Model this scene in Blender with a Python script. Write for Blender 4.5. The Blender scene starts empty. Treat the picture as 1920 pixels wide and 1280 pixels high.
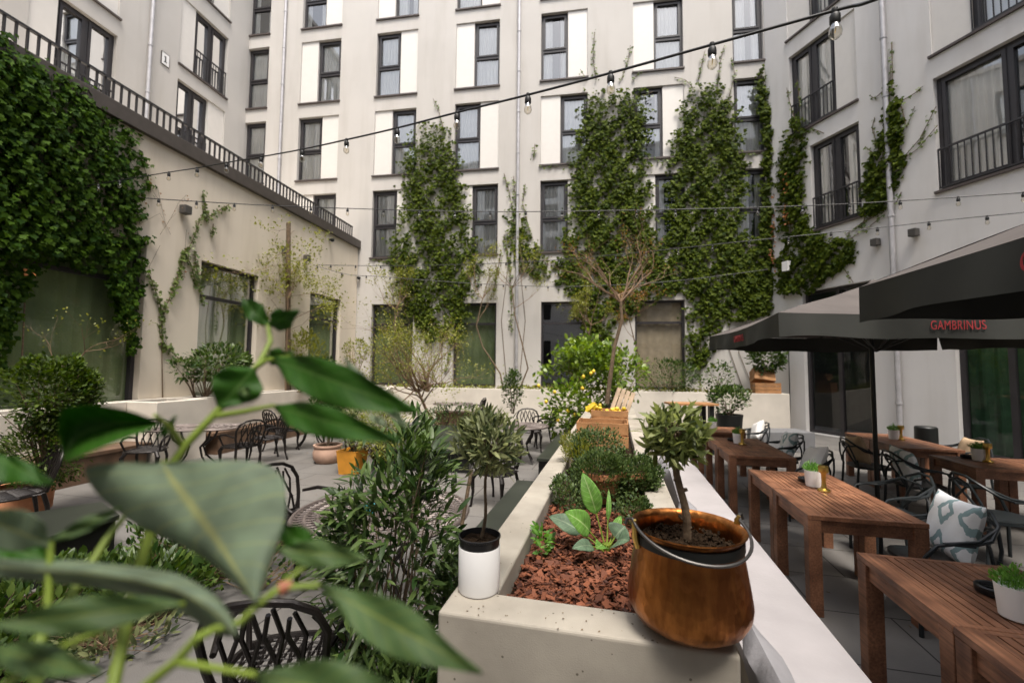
import bpy, math, random
import numpy as np
from mathutils import Vector, Matrix
R=math.radians
# ------------------------------------------------------------------ camera, sky, sun, exposure
sc=bpy.context.scene; col=sc.collection
F,PITCH,ROLL,H=815.,R(3.44),R(.55),1.85
cd=bpy.data.cameras.new('camera'); cam=bpy.data.objects.new('camera',cd); col.objects.link(cam); sc.camera=cam
cd.sensor_width=36; cd.lens=F/1920*36; cd.clip_start=.02; cd.clip_end=500
cam.matrix_world=Matrix.Translation((0,0,H))@Matrix.Rotation(R(90)+PITCH,4,'X')@Matrix.Rotation(ROLL,4,'Z')
cd.dof.use_dof=True; cd.dof.focus_distance=2.4; cd.dof.aperture_fstop=2.3
w=bpy.data.worlds.new('World'); sc.world=w; w.use_nodes=True; nt=w.node_tree
sky=nt.nodes.new('ShaderNodeTexSky'); sky.sky_type='NISHITA'; sky.sun_disc=False
SUN_EL,SUN_AZ=R(66),R(168)      # azimuth clockwise from the view direction (+Y)
sky.sun_elevation=SUN_EL; sky.sun_rotation=SUN_AZ; sky.dust_density=3; sky.air_density=1
bg=nt.nodes['Background']; bg.inputs['Strength'].default_value=.15
hs=nt.nodes.new('ShaderNodeHueSaturation'); hs.inputs['Saturation'].default_value=.5     # thin bright cloud takes the blue out of the sky
wm=nt.nodes.new('ShaderNodeMix'); wm.data_type='RGBA'; wm.blend_type='MULTIPLY'; wm.inputs[0].default_value=1; wm.inputs[7].default_value=(1.02,1.0,.96,1)
nt.links.new(sky.outputs[0],hs.inputs['Color']); nt.links.new(hs.outputs[0],wm.inputs[6]); nt.links.new(wm.outputs[2],bg.inputs['Color'])
sd=bpy.data.lights.new('sun','SUN'); sd.energy=1.9; sd.angle=R(20); sd.color=(1,.94,.86)
so=bpy.data.objects.new('sun',sd); col.objects.link(so)
dirv=Vector((math.sin(SUN_AZ)*math.cos(SUN_EL),math.cos(SUN_AZ)*math.cos(SUN_EL),math.sin(SUN_EL)))
so.rotation_euler=dirv.to_track_quat('Z','Y').to_euler(); so.location=(0,0,40)
sc.view_settings.view_transform='Standard'; sc.view_settings.look='None'; sc.view_settings.exposure=1.4; sc.view_settings.gamma=1
try: sc.cycles.max_bounces=8; sc.cycles.transparent_max_bounces=16; sc.cycles.use_denoising=True
except Exception: pass
# ------------------------------------------------------------------ placing helpers (metres; +Y is the view direction)
def ray(px,py):
    x=(px-960)/F; y=-(py-640)/F
    a=x*math.cos(ROLL)-y*math.sin(ROLL); b=x*math.sin(ROLL)+y*math.cos(ROLL)
    return Vector((a,math.cos(PITCH)-b*math.sin(PITCH),math.sin(PITCH)+b*math.cos(PITCH)))
def atz(px,py,z):
    r=ray(px,py); return Vector((0,0,H))+r*((z-H)/r.z)
def atv(px,py,v):
    r=ray(px,py); return Vector((0,0,H))+r*(v/r.y)
class Plane:
    def __init__(s,O,ang,flip=1):
        s.O=Vector((O[0],O[1],0)); s.t=Vector((math.cos(ang),math.sin(ang),0)); s.n=Vector((s.t.y,-s.t.x,0))*flip; s.ang=ang
    def p(s,a,z,d=0): v=s.O+s.t*a+s.n*d; return Vector((v.x,v.y,z))
    def sz(s,px,py,d=0):
        r=ray(px,py); O=s.O+s.n*d
        det=r.x*(-s.t.y)+s.t.x*r.y
        k=(O.x*(-s.t.y)+s.t.x*O.y)/det
        q=Vector((r.x*k,r.y*k,0))-O
        return q.dot(s.t),H+k*r.z
    def at(s,px,py,d=0):
        a,z=s.sz(px,py,d); return s.p(a,z,d)
BACK=Plane((-11.07,17.35),-R(9.2))            # long rear facade, s runs left to right
RIGHT=Plane((8.5,14.16),-(math.pi/2-math.atan(.2945)))   # s runs from the corner towards the camera
LEFTU=Plane((-11.07,17.35),-(math.pi/2+R(9.3)),-1)
LEFTW=Plane((-5.954,16.5),-(math.pi/2+R(9.3)),-1)
TH=R(13.46)                                    # axis of the long planter, tables and benches
def D(a,b,z=0): return Vector((a*math.cos(TH)+b*math.sin(TH),-a*math.sin(TH)+b*math.cos(TH),z))
# ------------------------------------------------------------------ materials
def nn(t,k,**kw):
    n=t.nodes.new(k)
    for a,b in kw.items(): setattr(n,a,b)
    return n
def setcol(s,c): s.default_value=(c[0],c[1],c[2],1)
def mat(name,c,rough=.6,metal=0,var=.12,scale=6,bump=0,bscale=60,c2=None,isl=False,spec=.4,coat=0):
    m=bpy.data.materials.new(name); m.use_nodes=True; t=m.node_tree; L=t.links.new; b=t.nodes['Principled BSDF']
    b.inputs['Roughness'].default_value=rough; b.inputs['Metallic'].default_value=metal
    b.inputs['Specular IOR Level'].default_value=spec; b.inputs['Coat Weight'].default_value=coat
    co=nn(t,'ShaderNodeTexCoord'); no=nn(t,'ShaderNodeTexNoise'); no.inputs['Scale'].default_value=scale; no.inputs['Detail'].default_value=6
    L(co.outputs['Object'],no.inputs['Vector'])
    mx=nn(t,'ShaderNodeMix',data_type='RGBA')
    lo=[x*(1-var) for x in c]; hi=[min(1,x*(1+var)) for x in (c2 or c)]
    setcol(mx.inputs[6],lo); setcol(mx.inputs[7],hi)
    mr=nn(t,'ShaderNodeMapRange'); mr.inputs[1].default_value=.3; mr.inputs[2].default_value=.7
    if isl:
        g=nn(t,'ShaderNodeNewGeometry'); L(g.outputs['Random Per Island'],mr.inputs[0]); mr.inputs[1].default_value=0; mr.inputs[2].default_value=1
    else: L(no.outputs[0],mr.inputs[0])
    L(mr.outputs[0],mx.inputs[0]); L(mx.outputs[2],b.inputs['Base Color'])
    if bump:
        n2=nn(t,'ShaderNodeTexNoise'); n2.inputs['Scale'].default_value=bscale; n2.inputs['Detail'].default_value=4
        L(co.outputs['Object'],n2.inputs['Vector']); bp=nn(t,'ShaderNodeBump'); bp.inputs['Strength'].default_value=bump; bp.inputs['Distance'].default_value=.01
        L(n2.outputs[0],bp.inputs['Height']); L(bp.outputs[0],b.inputs['Normal'])
    return m
def leafmat(name,c1,c2,rough=.42,tr=.3,spec=.5):
    m=bpy.data.materials.new(name); m.use_nodes=True; t=m.node_tree; L=t.links.new; b=t.nodes['Principled BSDF']; out=t.nodes['Material Output']
    g=nn(t,'ShaderNodeNewGeometry'); mx=nn(t,'ShaderNodeMix',data_type='RGBA'); setcol(mx.inputs[6],c1); setcol(mx.inputs[7],c2)
    L(g.outputs['Random Per Island'],mx.inputs[0]); L(mx.outputs[2],b.inputs['Base Color'])
    b.inputs['Roughness'].default_value=rough; b.inputs['Specular IOR Level'].default_value=spec
    tl=nn(t,'ShaderNodeBsdfTranslucent'); hs=nn(t,'ShaderNodeHueSaturation'); hs.inputs['Value'].default_value=1.5; hs.inputs['Saturation'].default_value=1.15
    L(mx.outputs[2],hs.inputs['Color']); L(hs.outputs[0],tl.inputs['Color'])
    ms=nn(t,'ShaderNodeMixShader'); ms.inputs[0].default_value=tr; L(b.outputs[0],ms.inputs[1]); L(tl.outputs[0],ms.inputs[2]); L(ms.outputs[0],out.inputs['Surface'])
    return m
def render_wall(name,c,streak=.18,bump=.35,pits=False):
    """render (stucco) with faint weather streaks running down and a fine grain"""
    m=mat(name,c,.85,0,.1 if pits else .05,2 if pits else .6,bump,220); t=m.node_tree; L=t.links.new; b=t.nodes['Principled BSDF']
    src=b.inputs['Base Color'].links[0].from_socket
    g=nn(t,'ShaderNodeNewGeometry'); mp=nn(t,'ShaderNodeMapping'); mp.inputs['Scale'].default_value=(1.7,1.7,.22); L(g.outputs['Position'],mp.inputs[0])
    no=nn(t,'ShaderNodeTexNoise'); no.inputs['Scale'].default_value=1.5; no.inputs['Detail'].default_value=8; L(mp.outputs[0],no.inputs['Vector'])
    mr=nn(t,'ShaderNodeMapRange'); mr.inputs[1].default_value=.48; mr.inputs[2].default_value=.72; mr.inputs[3].default_value=0; mr.inputs[4].default_value=streak*.7; L(no.outputs[0],mr.inputs[0])
    mx=nn(t,'ShaderNodeMix',data_type='RGBA'); L(mr.outputs[0],mx.inputs[0]); L(src,mx.inputs[6]); setcol(mx.inputs[7],(c[0]*.6,c[1]*.56,c[2]*.5)); L(mx.outputs[2],b.inputs['Base Color'])
    if pits:      # air holes and broad cloudy patches in the cast concrete
        vo=nn(t,'ShaderNodeTexVoronoi'); vo.inputs['Scale'].default_value=16; L(g.outputs['Position'],vo.inputs['Vector']); lt_=nn(t,'ShaderNodeMath',operation='LESS_THAN'); lt_.inputs[1].default_value=.07; L(vo.outputs['Distance'],lt_.inputs[0])
        n3=nn(t,'ShaderNodeTexNoise'); n3.inputs['Scale'].default_value=3.5; n3.inputs['Detail'].default_value=9; L(g.outputs['Position'],n3.inputs['Vector']); r3=nn(t,'ShaderNodeMapRange'); r3.inputs[1].default_value=.35; r3.inputs[2].default_value=.65; r3.inputs[3].default_value=.8; r3.inputs[4].default_value=1.1; L(n3.outputs[0],r3.inputs[0])
        m5=nn(t,'ShaderNodeMix',data_type='RGBA',blend_type='MULTIPLY'); m5.inputs[0].default_value=1; L(mx.outputs[2],m5.inputs[6]); L(r3.outputs[0],m5.inputs[7])
        m6=nn(t,'ShaderNodeMix',data_type='RGBA'); L(lt_.outputs[0],m6.inputs[0]); L(m5.outputs[2],m6.inputs[6]); setcol(m6.inputs[7],(c[0]*.35,c[1]*.33,c[2]*.3)); L(m6.outputs[2],b.inputs['Base Color'])
    return m
M={}
def woodmat():
    m=mat('weathered_hardwood',(.15,.060,.032),.5,var=.3,scale=5,c2=(.25,.115,.062)); t=m.node_tree; L=t.links.new; b=t.nodes['Principled BSDF']
    co=nn(t,'ShaderNodeTexCoord'); mp=nn(t,'ShaderNodeMapping'); mp.inputs['Scale'].default_value=(60,2.5,60); L(co.outputs['Object'],mp.inputs[0])
    no=nn(t,'ShaderNodeTexNoise'); no.inputs['Scale'].default_value=1.3; no.inputs['Detail'].default_value=6; L(mp.outputs[0],no.inputs['Vector'])
    src=b.inputs['Base Color'].links[0].from_socket; mx=nn(t,'ShaderNodeMix',data_type='RGBA',blend_type='MULTIPLY'); mx.inputs[0].default_value=1
    mr=nn(t,'ShaderNodeMapRange'); mr.inputs[1].default_value=.3; mr.inputs[2].default_value=.7; mr.inputs[3].default_value=.6; mr.inputs[4].default_value=1.25; L(no.outputs[0],mr.inputs[0])
    L(src,mx.inputs[6]); L(mr.outputs[0],mx.inputs[7]); g=nn(t,'ShaderNodeNewGeometry'); m3=nn(t,'ShaderNodeMapRange'); m3.inputs[3].default_value=.75; m3.inputs[4].default_value=1.2; L(g.outputs['Random Per Island'],m3.inputs[0])
    m2=nn(t,'ShaderNodeMix',data_type='RGBA',blend_type='MULTIPLY'); m2.inputs[0].default_value=1; L(mx.outputs[2],m2.inputs[6]); L(m3.outputs[0],m2.inputs[7]); L(m2.outputs[2],b.inputs['Base Color'])
    bp=nn(t,'ShaderNodeBump'); bp.inputs['Strength'].default_value=.3; bp.inputs['Distance'].default_value=.004; L(no.outputs[0],bp.inputs['Height']); L(bp.outputs[0],b.inputs['Normal'])
    return m
M['stucco']=render_wall('stucco',(.48,.455,.425),.3); M['stucco_cool']=render_wall('stucco_cool',(.62,.60,.58),.3); M['stucco_warm']=render_wall('stucco_warm',(.68,.60,.495),.4)
M['panel']=mat('white_panel',(.63,.60,.56),.55,var=.02)
M['frame']=mat('window_frame',(.028,.025,.027),.45,var=.1); M['sillm']=mat('sill_metal',(.07,.055,.05),.5)
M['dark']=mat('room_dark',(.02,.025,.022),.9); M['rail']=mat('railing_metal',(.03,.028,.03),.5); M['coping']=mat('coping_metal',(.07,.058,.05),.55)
M['curtain']=mat('curtain_cloth',(.86,.85,.82),.8,var=.08,scale=1.5); M['blind']=mat('olive_blind',(.10,.145,.06),.7,var=.35,scale=.7,c2=(.15,.19,.09))
M['gcurtain']=mat('green_curtain',(.03,.085,.04),.7,var=.3); M['beige']=mat('beige_blind',(.33,.27,.19),.8)
M['pipe']=mat('zinc_pipe',(.42,.41,.42),.45,.3)
M['conc']=render_wall('cast_concrete',(.365,.33,.275),.55,.1,True); M['conc2']=mat('pale_plaster_planter',(.58,.53,.46),.8,var=.1,scale=2,bump=.2,bscale=120)
M['wood']=woodmat(); M['wooddark']=mat('dark_bench_wood',(.11,.065,.04),.55,var=.3)
M['crate']=mat('crate_wood',(.36,.18,.075),.7,var=.3,scale=4,bump=.3); M['palewood']=mat('pale_crate_wood',(.48,.36,.25),.75,var=.25)
M['white']=mat('matt_white_ceramic',(.78,.77,.76),.45,var=.02); M['benchtop']=mat('white_bench_slab',(.37,.345,.345),.5,var=.10,scale=3,bump=.15)
M['blackplastic']=mat('black_plastic',(.012,.012,.013),.35); M['castiron']=mat('cast_bronze_metal',(.014,.011,.010),.38,.4,var=.3,bump=.2)
M['masters']=mat('dark_chair_plastic',(.016,.02,.022),.38); M['brass']=mat('brushed_brass',(.62,.42,.12),.3,1,var=.2)
M['terra']=mat('terracotta',(.45,.17,.07),.75,var=.3,scale=5,bump=.2,c2=(.5,.23,.12)); M['pinkpot']=mat('weathered_terracotta',(.42,.27,.2),.75,var=.2,scale=4); M['orangepot']=mat('orange_glaze',(.62,.27,.03),.5,var=.15)
M['soil']=mat('potting_soil',(.028,.018,.011),.95,var=.6,scale=40,bump=1,bscale=80,spec=.05); M['bark']=mat('tree_bark',(.13,.09,.055),.85,var=.35,scale=20,bump=.5); M['twig']=mat('bare_twig',(.2,.13,.08),.8,var=.3)
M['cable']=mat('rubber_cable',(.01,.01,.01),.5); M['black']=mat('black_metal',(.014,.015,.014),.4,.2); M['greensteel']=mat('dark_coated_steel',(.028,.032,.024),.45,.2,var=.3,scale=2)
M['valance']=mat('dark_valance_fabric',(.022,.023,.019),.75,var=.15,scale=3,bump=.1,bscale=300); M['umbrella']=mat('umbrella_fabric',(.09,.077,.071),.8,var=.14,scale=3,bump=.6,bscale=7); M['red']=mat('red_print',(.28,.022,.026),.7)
M['mulch']=mat('bark_chips',(.09,.026,.012),.75,var=.45,isl=True,c2=(.17,.055,.024)); M['greycloth']=mat('grey_cushion_fabric',(.30,.29,.30),.9,var=.12,bump=.2)
M['lemon']=mat('lemon_peel',(.68,.47,.04),.45,bump=.2,bscale=50); M['yellow']=mat('yellow_cloth',(.55,.38,.02),.7); M['tan']=mat('tan_cushion_fabric',(.45,.32,.2),.9,var=.2)
M['lightsteel']=mat('grey_painted_metal',(.16,.16,.165),.5); M['lampbox']=mat('wall_lamp_metal',(.06,.055,.05),.5); M['floral']=mat('white_patterned_fabric',(.85,.83,.80),.85,var=.05); M['teal']=mat('teal_glass',(.05,.35,.38),.1)
M['ivy']=leafmat('ivy_leaf',(.010,.034,.002),(.06,.115,.008),.6,.32,.1); M['ivy2']=leafmat('facade_ivy_leaf',(.018,.037,.002),(.098,.13,.010),.6,.34,.12)
M['ivyl']=leafmat('young_ivy_leaf',(.06,.10,.02),(.16,.20,.05),.5); M['ivyred']=leafmat('red_ivy_leaf',(.3,.09,.03),(.45,.2,.06),.6)
M['olive']=leafmat('olive_leaf',(.03,.05,.018),(.32,.34,.16),.5,.35,.3); M['olived']=leafmat('dark_olive_leaf',(.012,.036,.006),(.11,.165,.045),.45,.22,.35)
M['bay']=leafmat('bay_leaf',(.03,.05,.012),(.36,.40,.14),.45,.35,.35); M['box']=leafmat('boxwood_leaf',(.014,.035,.004),(.09,.13,.018),.5,.25,.25)
M['shrub']=leafmat('shrub_leaf',(.016,.045,.007),(.085,.13,.022),.45,.25,.4); M['lemonleaf']=leafmat('lemon_tree_leaf',(.07,.13,.02),(.24,.32,.05),.42,.35)
M['yg']=leafmat('yellow_green_leaf',(.11,.13,.02),(.26,.26,.05),.5,.4); M['thyme']=leafmat('thyme_leaf',(.02,.045,.010),(.12,.17,.05),.5,.25,.35); M['herb']=leafmat('herb_leaf',(.08,.2,.03),(.2,.38,.08),.5,.4)
M['hosta']=leafmat('bright_green_leaf',(.16,.34,.05),(.26,.45,.1),.4,.4); M['greyleaf']=leafmat('grey_green_leaf',(.14,.22,.12),(.22,.3,.18),.5,.3)
M['budred']=leafmat('reddish_bud',(.2,.09,.03),(.3,.16,.05),.6)
def glass(name='window_glass',k=.8,b0=.2):
    m=bpy.data.materials.new(name); m.use_nodes=True; t=m.node_tree; L=t.links.new; t.nodes.remove(t.nodes['Principled BSDF']); out=t.nodes['Material Output']
    tr=nn(t,'ShaderNodeBsdfTransparent'); setcol(tr.inputs[0],(.97,.98,.97)); gl=nn(t,'ShaderNodeBsdfGlossy'); gl.inputs['Roughness'].default_value=.01
    fr=nn(t,'ShaderNodeFresnel'); fr.inputs[0].default_value=1.5; ma=nn(t,'ShaderNodeMath',operation='MULTIPLY_ADD'); ma.inputs[1].default_value=k; ma.inputs[2].default_value=b0; ma.use_clamp=True
    ms=nn(t,'ShaderNodeMixShader'); L(fr.outputs[0],ma.inputs[0]); L(ma.outputs[0],ms.inputs[0]); L(tr.outputs[0],ms.inputs[1]); L(gl.outputs[0],ms.inputs[2]); L(ms.outputs[0],out.inputs[0])
    no=nn(t,'ShaderNodeTexNoise'); no.inputs['Scale'].default_value=.8; co=nn(t,'ShaderNodeTexCoord'); L(co.outputs['Object'],no.inputs['Vector'])
    bp=nn(t,'ShaderNodeBump'); bp.inputs['Strength'].default_value=.12; bp.inputs['Distance'].default_value=.02; L(no.outputs[0],bp.inputs['Height']); L(bp.outputs[0],gl.inputs['Normal'])
    return m
M['glass']=glass(); M['doorglass']=glass('door_glass',.5,.035); M['shopglass']=glass('shop_glass',.4,.03)
def bulbglass():
    m=bpy.data.materials.new('bulb_glass'); m.use_nodes=True; t=m.node_tree; L=t.links.new; t.nodes.remove(t.nodes['Principled BSDF']); out=t.nodes['Material Output']
    tr=nn(t,'ShaderNodeBsdfTransparent'); setcol(tr.inputs[0],(.96,.93,.86)); gl=nn(t,'ShaderNodeBsdfGlossy'); gl.inputs['Roughness'].default_value=.03
    lw=nn(t,'ShaderNodeLayerWeight'); lw.inputs[0].default_value=.35; ms=nn(t,'ShaderNodeMixShader'); L(lw.outputs[1],ms.inputs[0]); L(tr.outputs[0],ms.inputs[1]); L(gl.outputs[0],ms.inputs[2]); L(ms.outputs[0],out.inputs[0])
    return m
M['bulb']=bulbglass()
def copper():
    m=mat('hammered_copper',(.20,.065,.015),.3,1,var=.3,scale=3.2,c2=(.62,.25,.07)); t=m.node_tree; L=t.links.new; b=t.nodes['Principled BSDF']
    co=nn(t,'ShaderNodeTexCoord'); v=nn(t,'ShaderNodeTexVoronoi'); v.inputs['Scale'].default_value=38; L(co.outputs['Object'],v.inputs['Vector'])
    mp=nn(t,'ShaderNodeMapping'); mp.inputs['Scale'].default_value=(2.2,2.2,.45); L(co.outputs['Object'],mp.inputs[0])
    no=nn(t,'ShaderNodeTexNoise'); no.inputs['Scale'].default_value=7; no.inputs['Detail'].default_value=9; no.inputs['Roughness'].default_value=.65; L(mp.outputs[0],no.inputs['Vector'])
    src=b.inputs['Base Color'].links[0].from_socket; m9=nn(t,'ShaderNodeMapRange'); m9.inputs[1].default_value=.42; m9.inputs[2].default_value=.62; m9.inputs[3].default_value=0; m9.inputs[4].default_value=.8; L(no.outputs[0],m9.inputs[0])
    mx=nn(t,'ShaderNodeMix',data_type='RGBA'); L(m9.outputs[0],mx.inputs[0]); L(src,mx.inputs[6]); setcol(mx.inputs[7],(.16,.05,.018)); L(mx.outputs[2],b.inputs['Base Color'])
    bp=nn(t,'ShaderNodeBump'); bp.inputs['Strength'].default_value=.35; bp.inputs['Distance'].default_value=.006; L(v.outputs['Distance'],bp.inputs['Height']); L(bp.outputs[0],b.inputs['Normal'])
    mr=nn(t,'ShaderNodeMapRange'); mr.inputs[3].default_value=.15; mr.inputs[4].default_value=.5; L(no.outputs[0],mr.inputs[0]); L(mr.outputs[0],b.inputs['Roughness'])
    return m
M['copper']=copper(); M['iron']=mat('worn_iron',(.09,.085,.08),.42,.7,var=.3)
def paving():
    m=mat('stone_paving',(.14,.132,.124),.7,var=.14,scale=1.2,bump=.25,bscale=120); t=m.node_tree; L=t.links.new; b=t.nodes['Principled BSDF']
    src=b.inputs['Base Color'].links[0].from_socket; co=nn(t,'ShaderNodeTexCoord'); br=nn(t,'ShaderNodeTexBrick')
    br.offset=.5; br.inputs['Scale'].default_value=1; br.inputs['Brick Width'].default_value=1.0; br.inputs['Row Height'].default_value=.66; br.inputs['Mortar Size'].default_value=.006
    br.inputs['Mortar Smooth'].default_value=.1; setcol(br.inputs['Color1'],(.86,.86,.86)); setcol(br.inputs['Color2'],(1.08,1.06,1.03)); setcol(br.inputs['Mortar'],(.12,.11,.1))
    L(co.outputs['Object'],br.inputs['Vector']); mx=nn(t,'ShaderNodeMix',data_type='RGBA',blend_type='MULTIPLY'); mx.inputs[0].default_value=1; L(src,mx.inputs[6]); L(br.outputs['Color'],mx.inputs[7])
    n2=nn(t,'ShaderNodeTexNoise'); n2.inputs['Scale'].default_value=.9; n2.inputs['Detail'].default_value=7; L(co.outputs['Object'],n2.inputs['Vector'])
    mr=nn(t,'ShaderNodeMapRange'); mr.inputs[1].default_value=.55; mr.inputs[2].default_value=.7; mr.inputs[3].default_value=0; mr.inputs[4].default_value=.35; L(n2.outputs[0],mr.inputs[0])
    m2=nn(t,'ShaderNodeMix',data_type='RGBA'); L(mr.outputs[0],m2.inputs[0]); L(mx.outputs[2],m2.inputs[6]); setcol(m2.inputs[7],(.1,.09,.08)); L(m2.outputs[2],b.inputs['Base Color'])
    return m
M['paving']=paving()
def ikat():
    """white cotton with teal ikat diamonds, in the cushion's own coordinates"""
    m=mat('ikat_cushion_fabric',(.86,.87,.87),.9,var=.04,bump=.25,bscale=25); t=m.node_tree; L=t.links.new; b=t.nodes['Principled BSDF']; src=b.inputs['Base Color'].links[0].from_socket
    co=nn(t,'ShaderNodeTexCoord'); no=nn(t,'ShaderNodeTexNoise'); no.inputs['Scale'].default_value=28; L(co.outputs['Object'],no.inputs['Vector'])
    sx=nn(t,'ShaderNodeSeparateXYZ'); L(co.outputs['Object'],sx.inputs[0])
    def mth(op,a,b_=None,c=None):
        n=nn(t,'ShaderNodeMath',operation=op)
        for i,v in enumerate((a,b_,c)):
            if v is None: continue
            if isinstance(v,(int,float)): n.inputs[i].default_value=v
            else: L(v,n.inputs[i])
        return n.outputs[0]
    u=mth('ABSOLUTE',mth('SUBTRACT',mth('FRACT',mth('DIVIDE',mth('ADD',sx.outputs[0],.30),.2)),.5))
    row=mth('DIVIDE',mth('ADD',sx.outputs[2],.02),.26)
    v=mth('ABSOLUTE',mth('SUBTRACT',mth('FRACT',row),.5))
    d=mth('ADD',mth('ADD',mth('MULTIPLY',u,1.0),mth('MULTIPLY',v,.95)),mth('MULTIPLY',no.outputs[0],.2))
    ring=mth('LESS_THAN',mth('ABSOLUTE',mth('SUBTRACT',d,.42)),.10)
    mx=nn(t,'ShaderNodeMix',data_type='RGBA'); L(mth('MULTIPLY',ring,.8),mx.inputs[0]); L(src,mx.inputs[6]); setcol(mx.inputs[7],(.13,.27,.28)); L(mx.outputs[2],b.inputs['Base Color'])
    return m
M['ikat']=ikat()
def bigleaf(name,c,vein):
    m=leafmat(name,c,c,.55,.42,.3); t=m.node_tree; L=t.links.new; b=t.nodes['Principled BSDF']
    at=nn(t,'ShaderNodeAttribute',attribute_name='across'); mr=nn(t,'ShaderNodeMapRange'); mr.inputs[1].default_value=.02; mr.inputs[2].default_value=.09; mr.inputs[3].default_value=1; mr.inputs[4].default_value=0
    L(at.outputs['Fac'],mr.inputs[0]); mx=nn(t,'ShaderNodeMix',data_type='RGBA'); L(mr.outputs[0],mx.inputs[0]); setcol(mx.inputs[6],c); setcol(mx.inputs[7],vein)
    co=nn(t,'ShaderNodeTexCoord'); no=nn(t,'ShaderNodeTexNoise'); no.inputs['Scale'].default_value=30; L(co.outputs['Object'],no.inputs['Vector'])
    al=nn(t,'ShaderNodeAttribute',attribute_name='along')
    def mth(op,a,b_=0.):
        q=nn(t,'ShaderNodeMath',operation=op)
        for i,v in enumerate((a,b_)):
            if isinstance(v,(int,float)): q.inputs[i].default_value=v
            else: L(v,q.inputs[i])
        return q.outputs[0]
    ve=mth('LESS_THAN',mth('ABSOLUTE',mth('SUBTRACT',mth('FRACT',mth('SUBTRACT',mth('MULTIPLY',al.outputs['Fac'],9.),mth('MULTIPLY',at.outputs['Fac'],1.4))),.5)),.05)
    m4=nn(t,'ShaderNodeMix',data_type='RGBA'); L(mth('MULTIPLY',ve,.45),m4.inputs[0]); L(mx.outputs[2],m4.inputs[6]); setcol(m4.inputs[7],vein)
    mr2=nn(t,'ShaderNodeMapRange'); mr2.inputs[1].default_value=.3; mr2.inputs[2].default_value=.7; mr2.inputs[3].default_value=.7; mr2.inputs[4].default_value=1.2; L(no.outputs[0],mr2.inputs[0])
    m2=nn(t,'ShaderNodeMix',data_type='RGBA',blend_type='MULTIPLY'); m2.inputs[0].default_value=1; L(m4.outputs[2],m2.inputs[6]); L(mr2.outputs[0],m2.inputs[7]); L(m2.outputs[2],b.inputs['Base Color'])
    hs_=[n for n in t.nodes if n.type=='HUE_SAT'][0]; L(m2.outputs[2],hs_.inputs['Color'])
    return m
M['leafdark']=bigleaf('glossy_dark_leaf',(.035,.12,.008),(.10,.2,.04)); M['leafpale']=bigleaf('pale_leaf',(.21,.27,.18),(.36,.38,.17)); M['leafmid']=bigleaf('fresh_green_leaf',(.09,.155,.05),(.2,.25,.06))
M['stem']=mat('green_stem',(.19,.26,.035),.5,var=.25,scale=12); M['stemred']=mat('reddish_node',(.35,.12,.06),.5)
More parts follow.
